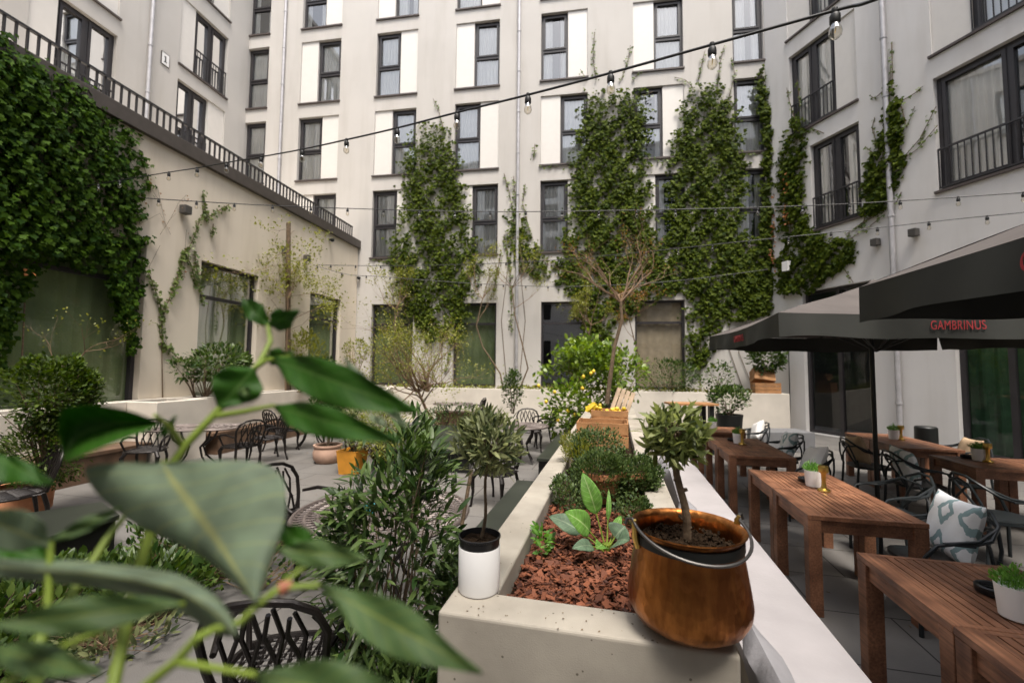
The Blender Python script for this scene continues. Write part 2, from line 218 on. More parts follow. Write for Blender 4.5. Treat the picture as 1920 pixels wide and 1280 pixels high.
# ------------------------------------------------------------------ mesh building
def wpos(o):
    v=Vector((0,0,0))
    while o: v+=o.location; o=o.parent
    return v
class MB:
    def __init__(s): s.v=[]; s.f=[]
    def add(s,vs,fs):
        n=len(s.v); s.v+= [tuple(x) for x in vs]; s.f+=[tuple(i+n for i in f) for f in fs]; return s
    def obox(s,c,ax,ay,az,e):
        """box: centre, three unit axes, half extents"""
        c=Vector(c); P=[]
        for k in (-1,1):
            for j in (-1,1):
                for i in (-1,1): P.append(c+ax*(i*e[0])+ay*(j*e[1])+az*(k*e[2]))
        return s.add(P,[(0,2,3,1),(4,5,7,6),(0,1,5,4),(2,6,7,3),(0,4,6,2),(1,3,7,5)])
    def box(s,x0,x1,y0,y1,z0,z1,M_=None):
        P=[Vector((x,y,z)) for z in (z0,z1) for y in (y0,y1) for x in (x0,x1)]
        if M_ is not None: P=[M_@p for p in P]
        return s.add(P,[(0,2,3,1),(4,5,7,6),(0,1,5,4),(2,6,7,3),(0,4,6,2),(1,3,7,5)])
    def pbox(s,pl,a0,a1,z0,z1,d0,d1):
        P=[pl.p(a,z,d) for z in (z0,z1) for d in (d0,d1) for a in (a0,a1)]
        return s.add(P,[(0,2,3,1),(4,5,7,6),(0,1,5,4),(2,6,7,3),(0,4,6,2),(1,3,7,5)])
    def dbox(s,a0,a1,b0,b1,z0,z1):
        P=[D(a,b,z) for z in (z0,z1) for b in (b0,b1) for a in (a0,a1)]
        return s.add(P,[(0,2,3,1),(4,5,7,6),(0,1,5,4),(2,6,7,3),(0,4,6,2),(1,3,7,5)])
    def tube(s,pts,r,n=6,closed=False,flat=1):
        pts=[Vector(p) for p in pts]; N=len(pts); rs=r if isinstance(r,(list,tuple)) else [r]*N
        base=len(s.v); up=Vector((0,0,1)); prev=None
        for i,p in enumerate(pts):
            if closed: d=pts[(i+1)%N]-pts[i-1]
            else: d=pts[min(i+1,N-1)]-pts[max(i-1,0)]
            if d.length<1e-7: d=Vector((0,0,1))
            d.normalize()
            if prev is None: a=d.cross(up) if abs(d.z)<.95 else d.cross(Vector((1,0,0)))
            else: a=prev-d*prev.dot(d)
            if a.length<1e-6: a=d.orthogonal()
            a.normalize(); prev=a; b=d.cross(a)
            for k in range(n):
                t=2*math.pi*k/n; s.v.append(tuple(p+(a*math.cos(t)+b*math.sin(t)*flat)*rs[i]))
        for i in range(N if closed else N-1):
            j=(i+1)%N
            for k in range(n):
                k2=(k+1)%n; s.f.append((base+i*n+k,base+i*n+k2,base+j*n+k2,base+j*n+k))
        if not closed:
            s.f.append(tuple(base+k for k in range(n))[::-1]); s.f.append(tuple(base+(N-1)*n+k for k in range(n)))
        return s
    def lathe(s,prof,n=24,c=(0,0,0),cap=True,sx=1,sy=1):
        base=len(s.v); c=Vector(c)
        for (r,z) in prof:
            for k in range(n):
                t=2*math.pi*k/n; s.v.append((c.x+r*math.cos(t)*sx,c.y+r*math.sin(t)*sy,c.z+z))
        for i in range(len(prof)-1):
            for k in range(n):
                k2=(k+1)%n; s.f.append((base+i*n+k,base+i*n+k2,base+(i+1)*n+k2,base+(i+1)*n+k))
        if cap:
            s.f.append(tuple(base+k for k in range(n))[::-1]); s.f.append(tuple(base+(len(prof)-1)*n+k for k in range(n)))
        return s
    def build(s,name,m,parent=None,world=False,smooth=False,kind=None):
        me=bpy.data.meshes.new(name); v=s.v
        if world and parent is not None:
            o=wpos(parent); v=[(x-o.x,y-o.y,z-o.z) for x,y,z in v]
        me.from_pydata(v,[],s.f); me.materials.append(m)
        if smooth:
            me.polygons.foreach_set('use_smooth',[True]*len(me.polygons))
            try: me.set_sharp_from_angle(angle=R(40))
            except Exception: pass
        me.update()
        o=bpy.data.objects.new(name,me); col.objects.link(o)
        if parent is not None: o.parent=parent
        if kind: o['kind']=kind
        return o
def bevel(o,wd=.004,seg=2):
    b=o.modifiers.new('bevel','BEVEL'); b.width=wd; b.segments=seg; b.limit_method='ANGLE'; b.angle_limit=R(40); return o
def tag(o,label=None,cat=None,group=None,kind=None):
    if label: o['label']=label
    if cat: o['category']=cat
    if group: o['group']=group
    if kind: o['kind']=kind
    return o
def thing(name,label,cat,loc=(0,0,0),rz=0,group=None):
    o=bpy.data.objects.new(name,None); o.empty_display_size=.1; col.objects.link(o); o.location=loc; o.rotation_euler=(0,0,rz)
    return tag(o,label,cat,group)
KIDS={}
def copytree(o,parent=None):
    c=o.copy(); col.objects.link(c); c.parent=parent
    for ch in list(o.children): copytree(ch,c)
    return c
def dup(root,loc,rz,label,group=None):
    c=copytree(root); c.location=loc; c.rotation_euler=(0,0,rz); c['label']=label
    if group: c['group']=group
    return c
# leaf scatter ------------------------------------------------------
def T_ivy():
    v=np.array([(0,0,0),(.42,.08,.06),(.5,.42,.05),(.16,.62,.02),(0,1,-.12),(-.16,.62,.02),(-.5,.42,.05),(-.42,.08,.06),(0,.45,-.04)])
    return v,[(0,1,2,8),(8,2,3),(8,3,4,5),(8,5,6),(0,8,6,7)]
def T_lance(wd=.16,bend=.15):
    v=np.array([(0,0,0),(wd,.38,.03),(wd*.8,.72,-bend*.3),(0,1,-bend),(-wd*.8,.72,-bend*.3),(-wd,.38,.03),(0,.38,0),(0,.72,-bend*.45)])
    return v,[(0,1,6),(0,6,5),(1,2,7,6),(6,7,4,5),(2,3,7),(7,3,4)]
IVY=T_ivy(); LANCE=T_lance(); OVAL=T_lance(.28,.1); NARROW=T_lance(.09,.12)
def nrm(a): return a/np.maximum(np.linalg.norm(a,axis=1,keepdims=True),1e-9)
def leaves(name,m,parent,P,A,N,S,tpl=IVY,kind=None,label=None):
    """P positions, A leaf axes, N leaf normals, S sizes -> one mesh"""
    P=np.asarray(P,float); A=nrm(np.asarray(A,float)); N=np.asarray(N,float); S=np.asarray(S,float).reshape(-1,1)
    X=nrm(np.cross(A,N)); Z=np.cross(X,A); tv,tf=tpl; k=len(tv); n=len(P)
    off=np.array(wpos(parent)) if parent is not None else np.zeros(3)
    V=(P-off)[:,None,:]+S[:,None,:]*(tv[None,:,0:1]*X[:,None,:]+tv[None,:,1:2]*A[:,None,:]+tv[None,:,2:3]*Z[:,None,:])
    V=V.reshape(-1,3); li=[];st=[];c=0
    for f in tf: st.append(c); li+=list(f); c+=len(f)
    li=np.array(li); st=np.array(st)
    LI=(li[None,:]+(np.arange(n)*k)[:,None]).reshape(-1); ST=(st[None,:]+(np.arange(n)*c)[:,None]).reshape(-1)
    me=bpy.data.meshes.new(name); me.vertices.add(len(V)); me.vertices.foreach_set('co',V.reshape(-1))
    me.loops.add(len(LI)); me.loops.foreach_set('vertex_index',LI.astype(np.int32)); me.polygons.add(len(ST)); me.polygons.foreach_set('loop_start',ST.astype(np.int32))
    me.update(calc_edges=True); me.validate(); me.materials.append(m)
    o=bpy.data.objects.new(name,me); col.objects.link(o)
    if parent is not None: o.parent=parent
    if kind: o['kind']=kind
    return o
rng=np.random.default_rng(7); random.seed(7)
def rv(n): return nrm(rng.normal(size=(n,3)))
def blob(n,c,r,shell=.55,clump=14,cl=.33,lump=.18):
    """points through a lumpy ellipsoid, denser in clumps near its surface"""
    c=np.array(c); r=np.array(r); cc=rv(clump)*(.6+.4*rng.random((clump,1)))
    i=rng.integers(0,clump,n); p=cc[i]+rng.normal(size=(n,3))*cl
    L=np.linalg.norm(p,axis=1); lim=1+lump*np.sin(p[:,0]*5+1)*np.sin(p[:,1]*6+2)*np.sin(p[:,2]*5)
    p=p/np.maximum(L/lim,1)[:,None]*np.where(L>lim,.8+.2*rng.random(n),1)[:,None]
    return p*r+c,nrm(p)
def crown(name,m,parent,n,c,r,size,tpl=LANCE,out=.9,up=.35,**kw):
    P,O=blob(n,c,r,**kw); A=O*out+rv(n)*.8+np.array([0,0,up]); N=rv(n)*.7+np.array([0,0,1.])+O*.4
    return leaves(name,m,parent,P,A,N,size*(.65+.7*rng.random(n)),tpl)
def grow(p,d,L,r,depth,mb,tips,spread=.55,up=.15,n=3,seg=4,ratio=.68,jit=.16,sides=5):
    pts=[Vector(p)]; d=Vector(d).normalized(); rs=[r]
    for i in range(seg):
        d=(d+Vector((random.gauss(0,jit),random.gauss(0,jit),random.gauss(0,jit)+up*.25))).normalized()
        pts.append(pts[-1]+d*L/seg); rs.append(r*(1-.45*(i+1)/seg))
    mb.tube(pts,rs,sides)
    if depth==0: tips.append((pts[-1],d)); tips.append((pts[-2],d)); return
    for k in range(n):
        q=pts[-1] if k==0 else pts[random.randint(max(1,seg-2),seg)]
        dd=(d+Vector((random.gauss(0,spread),random.gauss(0,spread),random.gauss(0,spread*.7)+up))).normalized()
        grow(q,dd,L*ratio*random.uniform(.75,1.15),rs[-1]*.75,depth-1,mb,tips,spread,up,n,seg,ratio,jit,max(3,sides-1))
def tipleaves(name,m,parent,tips,k,sp,size,tpl=OVAL,up=.2):
    P=np.array([tuple(t[0]) for t in tips]); Dd=np.array([tuple(t[1]) for t in tips]); i=rng.integers(0,len(P),len(P)*k)
    A=Dd[i]*.6+rv(len(i))*.8; A[:,2]+=up
    return leaves(name,m,parent,P[i]+rng.normal(size=(len(i),3))*sp,A,rv(len(i))*.7+np.array([0,0,1.]),size*(.6+.8*rng.random(len(i))),tpl)
# ------------------------------------------------------------------ ground
g=MB(); g.add([(-40,-30,0),(45,-30,0),(45,45,0),(-40,45,0)],[(0,1,2,3)]); o=g.build('pavement',M['paving']); o['kind']='structure'
o.rotation_euler=(0,0,-TH)
# ------------------------------------------------------------------ buildings
def wallmesh(pl,s0,s1,z0,z1,holes,depth=.24):
    mb=MB(); S=sorted({s0,s1,*[h[0] for h in holes],*[h[1] for h in holes]}); Z=sorted({z0,z1,*[h[2] for h in holes],*[h[3] for h in holes]})
    for i in range(len(S)-1):
        j=0
        while j<len(Z)-1:
            def hole(jj): 
                a=(S[i]+S[i+1])/2; b=(Z[jj]+Z[jj+1])/2; return any(h[0]<a<h[1] and h[2]<b<h[3] for h in holes)
            if hole(j): j+=1; continue
            k=j
            while k+1<len(Z)-1 and not hole(k+1): k+=1
            mb.add([pl.p(S[i],Z[j]),pl.p(S[i+1],Z[j]),pl.p(S[i+1],Z[k+1]),pl.p(S[i],Z[k+1])],[(0,1,2,3)]); j=k+1
    for (a,b,c,d) in holes:
        for q in (((a,c),(b,c)),((b,c),(b,d)),((b,d),(a,d)),((a,d),(a,c))):
            (x,y),(x2,y2)=q; mb.add([pl.p(x,y),pl.p(x2,y2),pl.p(x2,y2,-depth),pl.p(x,y,-depth)],[(0,1,2,3)])
    mb.pbox(pl,s0,s1,z1,z1+.25,-2.2,.12)      # eaves
    return mb
def curtainmesh(pl,a0,a1,z0,z1,d,amp=.03,wl=.13):
    mb=MB(); n=max(4,int((a1-a0)/wl*6)); vs=[]
    for i in range(n+1):
        a=a0+(a1-a0)*i/n; dd=d+amp*math.sin(i/6*2*math.pi)+.4*amp*math.sin(i*.37+a0*7)
        vs+=[pl.p(a,z0,dd),pl.p(a,z1,dd)]
    mb.add(vs,[(2*i,2*i+2,2*i+3,2*i+1) for i in range(n)]); return mb
def barframe(mb,pl,a0,a1,z0,z1,wd,d0,d1):
    mb.pbox(pl,a0,a0+wd,z0,z1,d0,d1); mb.pbox(pl,a1-wd,a1,z0,z1,d0,d1); mb.pbox(pl,a0+wd,a1-wd,z0,z0+wd,d0,d1); mb.pbox(pl,a0+wd,a1-wd,z1-wd,z1,d0,d1)
def window(pl,b,s0,s1,z0,z1,side=None,kind='casement',rail=False,frac=.42,seed=0,back='curtain'):
    rd=random.Random(seed); W=s1-s0; a0,a1=s0,s1
    if side=='L': a0=s0+W*frac
    if side=='R': a1=s1-W*frac
    fr=MB(); D0,D1=-.22,-.13
    if kind=='casement':
        barframe(fr,pl,a0+.003,a1-.003,z0+.01,z1-.003,.075,D0,D1); zt=z0+(z1-z0)*.46; fr.pbox(pl,a0+.078,a1-.078,zt-.05,zt+.05,D0,D1)
        barframe(fr,pl,a0+.082,a1-.082,zt+.052,z1-.085,.06,D0+.02,D1+.025)
    elif kind=='french':
        barframe(fr,pl,a0+.003,a1-.003,z0+.01,z1-.003,.075,D0,D1); am=(a0+a1)/2; fr.pbox(pl,am-.05,am+.05,z0+.085,z1-.08,D0,D1)
        for x0,x1 in ((a0+.082,am-.053),(am+.053,a1-.082)): barframe(fr,pl,x0,x1,z0+.088,z1-.085,.07,D0+.02,D1+.02)
    elif kind=='triple':
        barframe(fr,pl,a0+.003,a1-.003,z0+.01,z1-.003,.075,D0,D1); n=3; W3=(a1-a0-.15)/n
        for i in range(n):
            x0=a0+.08+W3*i; barframe(fr,pl,x0+.02,x0+W3-.02,z0+.088,z1-.085,.07,D0+.02,D1+.02)
            if i: fr.pbox(pl,x0-.03,x0+.03,z0+.085,z1-.08,D0,D1)
    elif kind=='shop':
        barframe(fr,pl,a0+.003,a1-.003,z0+.01,z1-.003,.07,D0,D1); zt=z0+(z1-z0)*.75; fr.pbox(pl,a0+.073,a1-.073,zt-.04,zt+.04,D0,D1)
    elif kind=='door':
        barframe(fr,pl,a0+.003,a1-.003,z0+.01,z1-.003,.09,D0,D1); 
        for q in range(1,int((a1-a0)/1.0)+1): x=a0+(a1-a0)*q/(int((a1-a0)/1.0)+1); fr.pbox(pl,x-.05,x+.05,z0+.1,z1-.095,D0,D1)
    wn=fr.build('window',M['frame'],b,True)
    e1,e2=rd.uniform(-.012,.012),rd.uniform(-.014,.014)
    g=MB(); g.add([pl.p(a0+.07,z0+.07,-.18-e1-e2),pl.p(a1-.07,z0+.07,-.18+e1-e2),pl.p(a1-.07,z1-.07,-.18+e1+e2),pl.p(a0+.07,z1-.07,-.18-e1+e2)],[(0,1,2,3)]); g.build('pane',M['doorglass' if kind=='door' else 'shopglass' if kind=='shop' and back else 'glass'],wn,True)
    if back=='curtain':
        cw=(a1-a0)
        if rd.random()<.8: curtainmesh(pl,a0,a1,z0,z1,-.245).build('curtain',M['curtain'],wn,True)
        else:
            f=rd.uniform(.25,.5); cm=curtainmesh(pl,a0,a0+cw*f,z0,z1,-.245); c2=curtainmesh(pl,a1-cw*rd.uniform(.2,.35),a1,z0,z1,-.245); cm.add(c2.v,c2.f); cm.build('curtain',M['curtain'],wn,True)
    elif back: curtainmesh(pl,a0-.1,a1+.1,z0,z1,-.5 if 'curtain' in back else -.27,.03 if 'curtain' in back else .012,.26).build('blind',M[back],wn,True)
    if z0>.8:
        sl=MB(); sl.pbox(pl,s0-.05,s1+.03,z0-.05,z0+.006,-.2,.06); sl.build('sill',M['sillm'],wn,True)
    if side:
        p=MB(); x0,x1=(s0,a0) if side=='L' else (a1,s1); p.pbox(pl,x0+.004,x1-.004,z0+.012,z1-.004,-.2,-.05); p.build('side_panel',M['panel'],wn,True)
    if rail:
        r=MB(); zt=z0+.98; r.pbox(pl,a0+.01,a1-.01,zt-.02,zt+.02,-.06,-.02); r.pbox(pl,a0+.01,a1-.01,z0+.06,z0+.09,-.055,-.025); n=int((a1-a0)/.115)
        for i in range(n+1):
            x=a0+.02+(a1-a0-.04)*i/n; r.pbox(pl,x-.009,x+.009,z0+.09,zt-.02,-.05,-.03)
        r.build('balcony_railing',M['rail'],wn,True)
    return wn
SZ=[(5.99,8.62),(9.2,11.8),(12.38,14.98),(15.54,18.14)]
# rear facade
bb=thing('apartment_building','long pale grey hotel facade facing the camera behind the planter, with staggered narrow windows','building',BACK.p(0,0))
cols=[(2.42,4.17),(5.70,7.40),(8.94,10.64),(12.2,13.9),(15.5,17.2)]; ws=[]
for r,(z0,z1) in enumerate(SZ):
    for c,(a,b) in enumerate(cols):
        if c==0 and r==0: z=(5.99,8.62)
        ws.append((a,b,z0,z1,'R' if (c+r)%2 else 'L','casement'))
    ws.append((18.82,19.80,z0,z1,None,'casement')); ws.append((-.02,.95,z0,z1,None,'casement') if r else (-.02,.95,z0+.3,z1,None,'casement'))
gw=[(5.80,7.46),(9.02,10.63),(12.25,13.8),(15.49,17.13)]
holes=[x[:4] for x in ws]+[(a,b,1.16,4.2) for a,b in gw]
wallmesh(BACK,-2,19.93,0,19.3,[h for h in holes]).build('wall',M['stucco'],bb,True)
for i,x in enumerate(ws): window(BACK,bb,*x,seed=i*7+1)
for i,(a,b) in enumerate(gw): window(BACK,bb,a,b,1.16,4.2,None,'shop',seed=i,back=['blind','blind',None,'beige'][i])
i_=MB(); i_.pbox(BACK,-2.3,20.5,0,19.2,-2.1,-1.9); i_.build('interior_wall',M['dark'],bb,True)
def downpipe(pl,b,s,z0,z1,r=.055,d=.09,bend=None):
    m=MB(); m.tube([pl.p(s,z0,d),pl.p(s,z1,d)],r,12)
    z=z0+1
    while z<z1: m.tube([pl.p(s,z,d),pl.p(s,z+.05,d)],r*1.25,12); m.pbox(pl,s-.012,s+.012,z+.01,z+.04,0,d); z+=1.55
    m.build('downpipe',M['pipe'],b,True,True)
sp=BACK.sz(972,300)[0]; downpipe(BACK,bb,sp,.9,19.2)
downpipe(BACK,bb,BACK.sz(533,150)[0],6,19.2)
# small white box and a dark emergency box on the wall
# right-hand building
rb=thing('apartment_building','white rendered hotel wing on the right with wide dark balcony windows above the umbrellas','building',RIGHT.p(0,0))
rw=[(.88,2.90,9.2,11.8,'R','french',True,.3),(.85,2.9,12.38,14.98,'L','french',True,.36),(.85,2.9,15.54,18.1,'R','french',True,.3),(1.5,2.90,5.99,8.6,None,'french',True,.3),
    (4.56,8.1,5.99,8.68,None,'triple',True,.3),(4.56,8.1,9.24,11.9,'L','french',True,.2),(4.56,8.1,12.4,15,'R','triple',True,.2)]
for k in range(1,4):
    s=4.56+4.9*k
    for z0,z1 in SZ: rw.append((s,s+2.9,z0,z1,None,'triple',False,.3))
rd_=[(1.1,3.05,.02,4.22),(4.72,8.9,.02,4.22),(10.3,14,.02,4.22)]
wallmesh(RIGHT,-.0,24,0,19.3,[x[:4] for x in rw]+rd_).build('wall',M['stucco_cool'],rb,True)
for i,x in enumerate(rw): window(RIGHT,rb,x[0],x[1],x[2],x[3],x[4],x[5],x[6],x[7],seed=i*3+50)
window(RIGHT,rb,*rd_[0],None,'door',back=None); window(RIGHT,rb,*rd_[1],None,'door',back='gcurtain'); window(RIGHT,rb,*rd_[2],None,'door',back='gcurtain')
i_=MB(); i_.pbox(RIGHT,-.5,24,0,19.2,-2.1,-1.9); i_.build('interior_wall',M['dark'],rb,True); downpipe(RIGHT,rb,3.63,.05,19.2,.06)
# left upper wing, behind the roof terrace
lb=thing('apartment_building','grey hotel wing on the left set back behind the roof terrace railing','building',LEFTU.p(0,6.3))
lw=[(1.03,3.03,12.2,14.62,'R','french',True,.3),(1.03,3.03,9.0,11.66,'L','french',True,.36),(4.98,7.05,8.9,11.62,'R','french',True,.3),(1.03,3.03,15.33,17.9,'L','french',True,.36),(4.98,7.05,12.18,14.7,'L','french',True,.3),(4.98,7.05,15.33,17.9,'R','french',True,.3)]
for k in (1,2,3,4):
    for z0,z1 in ((8.9,11.6),(12.2,14.7),(15.3,17.9)): lw.append((4.98+3.9*k,7.05+3.9*k,z0,z1,'L' if k%2 else 'R','french',False,.3))
wallmesh(LEFTU,0,26,6.3,19.3,[x[:4] for x in lw]).build('wall',M['stucco'],lb,True)
for i,x in enumerate(lw): window(LEFTU,lb,x[0],x[1],x[2],x[3],x[4],x[5],x[6],x[7],seed=i*5+90)
i_=MB(); i_.pbox(LEFTU,-.3,26,6.3,19.2,-2.1,-1.9); i_.build('interior_wall',M['dark'],lb,True); downpipe(LEFTU,lb,4.08,6.35,19.2)
# low wing that carries the roof terrace
tb=thing('terrace_building','low cream rendered wing on the left with a dark coping and roof terrace on top','building',LEFTW.p(0,0))
tw=[(1.08,2.85,1.03,4.2),(5.08,6.85,1.03,4.22),(8.1,10.25,1.05,4.24),(12,14.2,1.05,4.24)]
mb=wallmesh(LEFTW,-.0,26,0,6.36,tw,.3); mb.v=mb.v[:-8]; mb.f=mb.f[:-6]; mb.build('wall',M['stucco_warm'],tb,True)
for i,x in enumerate(tw): window(LEFTW,tb,*x,None,'shop',seed=i,back='blind')
i_=MB(); i_.pbox(LEFTW,0,26,0,6.2,-2.1,-1.9); i_.build('interior_wall',M['dark'],tb,True)
i_=MB(); i_.pbox(LEFTW,0,26,6.2,6.355,-7,-.02); i_.build('terrace_floor',M['conc2'],tb,True)
i_=MB(); i_.pbox(LEFTW,-.02,26,6.36,6.66,-.35,.10); bevel(i_.build('coping',M['coping'],tb,True),.01)
r=MB(); zt=7.17; r.pbox(LEFTW,.15,26,zt-.02,zt+.02,-.22,-.16); n=180
for i in range(n+1):
    x=.17+i*.143; r.pbox(LEFTW,x-.012,x+.012,6.66,zt-.02,-.21,-.17)
r.build('terrace_railing',M['rail'],tb,True)
# courtyard side behind the camera (seen only in the windows)
RE=Plane((16,-9.5),math.pi)
eb=thing('apartment_building','pale facade closing the courtyard, seen mirrored in the upper windows','building',RE.p(0,0))
ew=[(1.5+3.3*i,2.8+3.3*i,z0,z1) for i in range(10) for z0,z1 in ((1.2,4),(5.99,8.6),(9.2,11.8),(12.4,15),(15.6,18.2),(18.8,21.4))]
mb=wallmesh(RE,0,34,0,22.5,ew); mb.build('wall',M['white'],eb,True)
i_=MB(); i_.pbox(RE,0,34,0,22.4,-.5,-.3); i_.build('window_glazing',M['frame'],eb,True)
# ------------------------------------------------------------------ fittings on the walls
sg=thing('house_sign','small square white sign with a dark frame and figure high on the left wing','sign',LEFTU.at(309,112))
a,z=LEFTU.sz(309,112); i_=MB(); i_.pbox(LEFTU,a-.13,a+.13,z-.2,z+.2,.0,.03); i_.build('sign_plate',M['white'],sg,True)
i_=MB(); barframe(i_,LEFTU,a-.142,a+.142,z-.212,z+.212,.014,.0,.035); i_.build('sign_frame',M['coping'],sg,True)
i_=MB(); i_.pbox(LEFTU,a-.018,a+.018,z-.1,z+.1,.03,.036); i_.pbox(LEFTU,a-.05,a+.05,z-.11,z-.085,.031,.037); i_.pbox(LEFTU,a+.005,a+.05,z+.06,z+.085,.031,.037); i_.build('lettering',M['black'],sg,True)
for k,(pl,px,py,lab,s) in enumerate([(LEFTW,340,394,'dark cube wall lamp beside the big ivy on the cream wing',1),(LEFTW,530,469,'dark cube wall lamp left of the climber post',1),(LEFTW,570,484,'dark cube wall lamp right of the climber post',1),
    (RIGHT,1647,455,'dark cube wall lamp left of the downpipe above the umbrellas',1),(RIGHT,1719,437,'dark cube wall lamp right of the downpipe above the umbrellas',1)]):
    a,z=pl.sz(px,py); t=thing('wall_lamp',lab,'lamp',pl.p(a,z),group='cube lamps on the courtyard walls')
    i_=MB(); i_.pbox(pl,a-.08,a+.08,z-.09,z+.09,.03,.19); bevel(i_.build('lamp_housing',M['lampbox'],t,True),.008); i_=MB(); i_.pbox(pl,a-.04,a+.04,z-.05,z+.05,0,.03); i_.build('wall_mount',M['lampbox'],t,True)
for px,py,lab in [(617,449,'small dark camera under the coping of the cream wing'),(675,521,'small dark camera in the corner of the two walls')]:
    a,z=LEFTW.sz(px,py) if px<650 else BACK.sz(px,py); pl=LEFTW if px<650 else BACK; t=thing('security_camera',lab,'camera',pl.p(a,z))
    i_=MB(); i_.tube([pl.p(a,z,0),pl.p(a,z,.1)],.03,8); i_.build('bracket',M['lampbox'],t,True); i_=MB(); i_.lathe([(.0,-.07),(.05,-.05),(.07,0),(.06,.04),(0,.05)],12,pl.p(a,z-.02,.12),False); i_.build('dome',M['black'],t,True,True)
a,z=BACK.sz(1468,762); a,z=RIGHT.sz(1467,762); t=thing('electric_box','small grey box with a cable low on the wall beside the planter end','utility box',RIGHT.p(a,z))
i_=MB(); i_.pbox(RIGHT,a-.13,a+.13,z-.2,z+.2,0,.12); i_.build('housing',M['pipe'],t,True); i_=MB(); i_.tube([RIGHT.p(a+.3,3.3,.03),RIGHT.p(a+.3,z,.03),RIGHT.p(a+.32,z-.5,.1),RIGHT.p(a+.1,z-.75,.1),RIGHT.p(a-.1,z-.6,.03)],.012,6); i_.build('cable',M['cable'],t,True)
a,z=BACK.sz(1481,499); a,z=RIGHT.sz(1483,500)
i_=MB(); i_.pbox(RIGHT,a-.1,a+.1,z-.15,z+.15,.0,.25); tag(i_.build('nest_box',M['white']),'small white box on the wall surrounded by ivy','box')
# ------------------------------------------------------------------ planters against the walls
def planterbox(name,lab,P4,z,th=.14,m='conc2',soil=.1):
    """open-topped box on the quad P4 (near-left, near-right, far-right, far-left)"""
    P=[Vector((p[0],p[1],0)) for p in P4]; c=sum(P,Vector())/4; t=thing(name,lab,'planter',c)
    inn=[]; n=4
    for i in range(4):
        e1=(P[i-1]-P[i]).normalized(); e2=(P[(i+1)%4]-P[i]).normalized(); s=abs(e1.cross(e2).z); inn.append(P[i]+(e1+e2)*(th/s))
    v=[Vector((p.x,p.y,0)) for p in P]+[Vector((p.x,p.y,z)) for p in P]+[Vector((p.x,p.y,z)) for p in inn]+[Vector((p.x,p.y,z-soil-.05)) for p in inn]
    f=[]
    for i in range(4):
        j=(i+1)%4; f+=[(i,j,4+j,4+i),(4+i,4+j,8+j,8+i),(8+i,8+j,12+j,12+i)]
    mb=MB(); mb.add(v,f); bevel(mb.build('planter_wall',M[m],t,True),.008)
    s=MB(); s.add([Vector((p.x,p.y,z-soil)) for p in inn],[(0,1,2,3)]); s.build('soil',M['soil'],t,True); return t
def LW(s,d): p=LEFTW.p(s,0,d); return p
def yv(v): return (16.5-v)/math.cos(R(9.3))
PD=.63
def lw_at(v,d): # point at forward distance v, d out from the left wall
    return LEFTW.p((16.5-v)/.987,0,d)
BD=.35; PO=.98
planterbox('wall_planter','low plaster planter along the cream wing behind the far bench',[lw_at(9.1,PO-.3),lw_at(13.0,PO-.3),lw_at(13.0,.02),lw_at(9.1,.02)],1.16)
planterbox('wall_planter','thick plaster planter pier between the two left benches',[lw_at(8.03,PO),lw_at(9.09,PO),lw_at(9.09,.02),lw_at(8.03,.02)],1.162)
planterbox('wall_planter','low plaster planter along the cream wing behind the wooden bench',[lw_at(6.0,BD),lw_at(8.02,BD),lw_at(8.02,.02),lw_at(6.0,.02)],1.16)
planterbox('wall_planter','plaster planter at the left edge under the big ivy',[lw_at(2.5,PO),lw_at(5.98,PO),lw_at(5.98,.02),lw_at(2.5,.02)],1.162)
def bp(px,v): return atv(px,700,v)
def bk(s,d): return BACK.p(s,0,d)
planterbox('wall_planter','long low plaster planter running under the ground floor windows of the rear facade',[bk(6.9,1.3),bk(19.75,1.3),bk(19.75,.02),bk(6.9,.02)],1.15)
planterbox('wall_planter','plaster planter block filling the corner of the rear facade and cream wing',[lw_at(12.98,PO+.9),lw_at(12.0,PO+2.3),bk(6.88,.02),bk(5.3,.02)],1.152)
def bench(name,lab,P,z=.46,th=.06,m='wooddark'):
    P=[Vector((p[0],p[1],0)) for p in P]; c=sum(P,Vector())/4; t=thing(name,lab,'bench',c)
    mb=MB(); mb.add([Vector((p.x,p.y,zz)) for zz in (z-th,z) for p in P],[(3,2,1,0),(4,5,6,7),(0,1,5,4),(1,2,6,5),(2,3,7,6),(3,0,4,7)]); bevel(mb.build('seat',M[m],t,True),.006)
    q=[p+(c-p)*.08 for p in P]; mb=MB(); mb.add([Vector((p.x,p.y,zz)) for zz in (0,z-th-.002) for p in q],[(0,1,5,4),(1,2,6,5),(2,3,7,6),(3,0,4,7)]); mb.build('base',M['wooddark' if m=='wooddark' else 'black'],t,True); return t
bench('built_in_bench','brown wooden bench built into the left planter behind the cast metal chairs',[lw_at(6.0,PO-.02),lw_at(8.02,PO-.02),lw_at(8.02,BD+.01),lw_at(6.0,BD+.01)])
bench('built_in_bench','dark wooden bench in the far left niche beyond the plaster pier',[lw_at(9.11,PO+.15),lw_at(12.9,PO+.15),lw_at(12.9,PO-.28),lw_at(9.11,PO-.28)])
bench('built_in_bench','dark bench standing against the rear planter behind the small metal table',[atv(815,700,13.6),atv(912,700,13.4),atv(912,700,13.9),atv(815,700,14.1)])
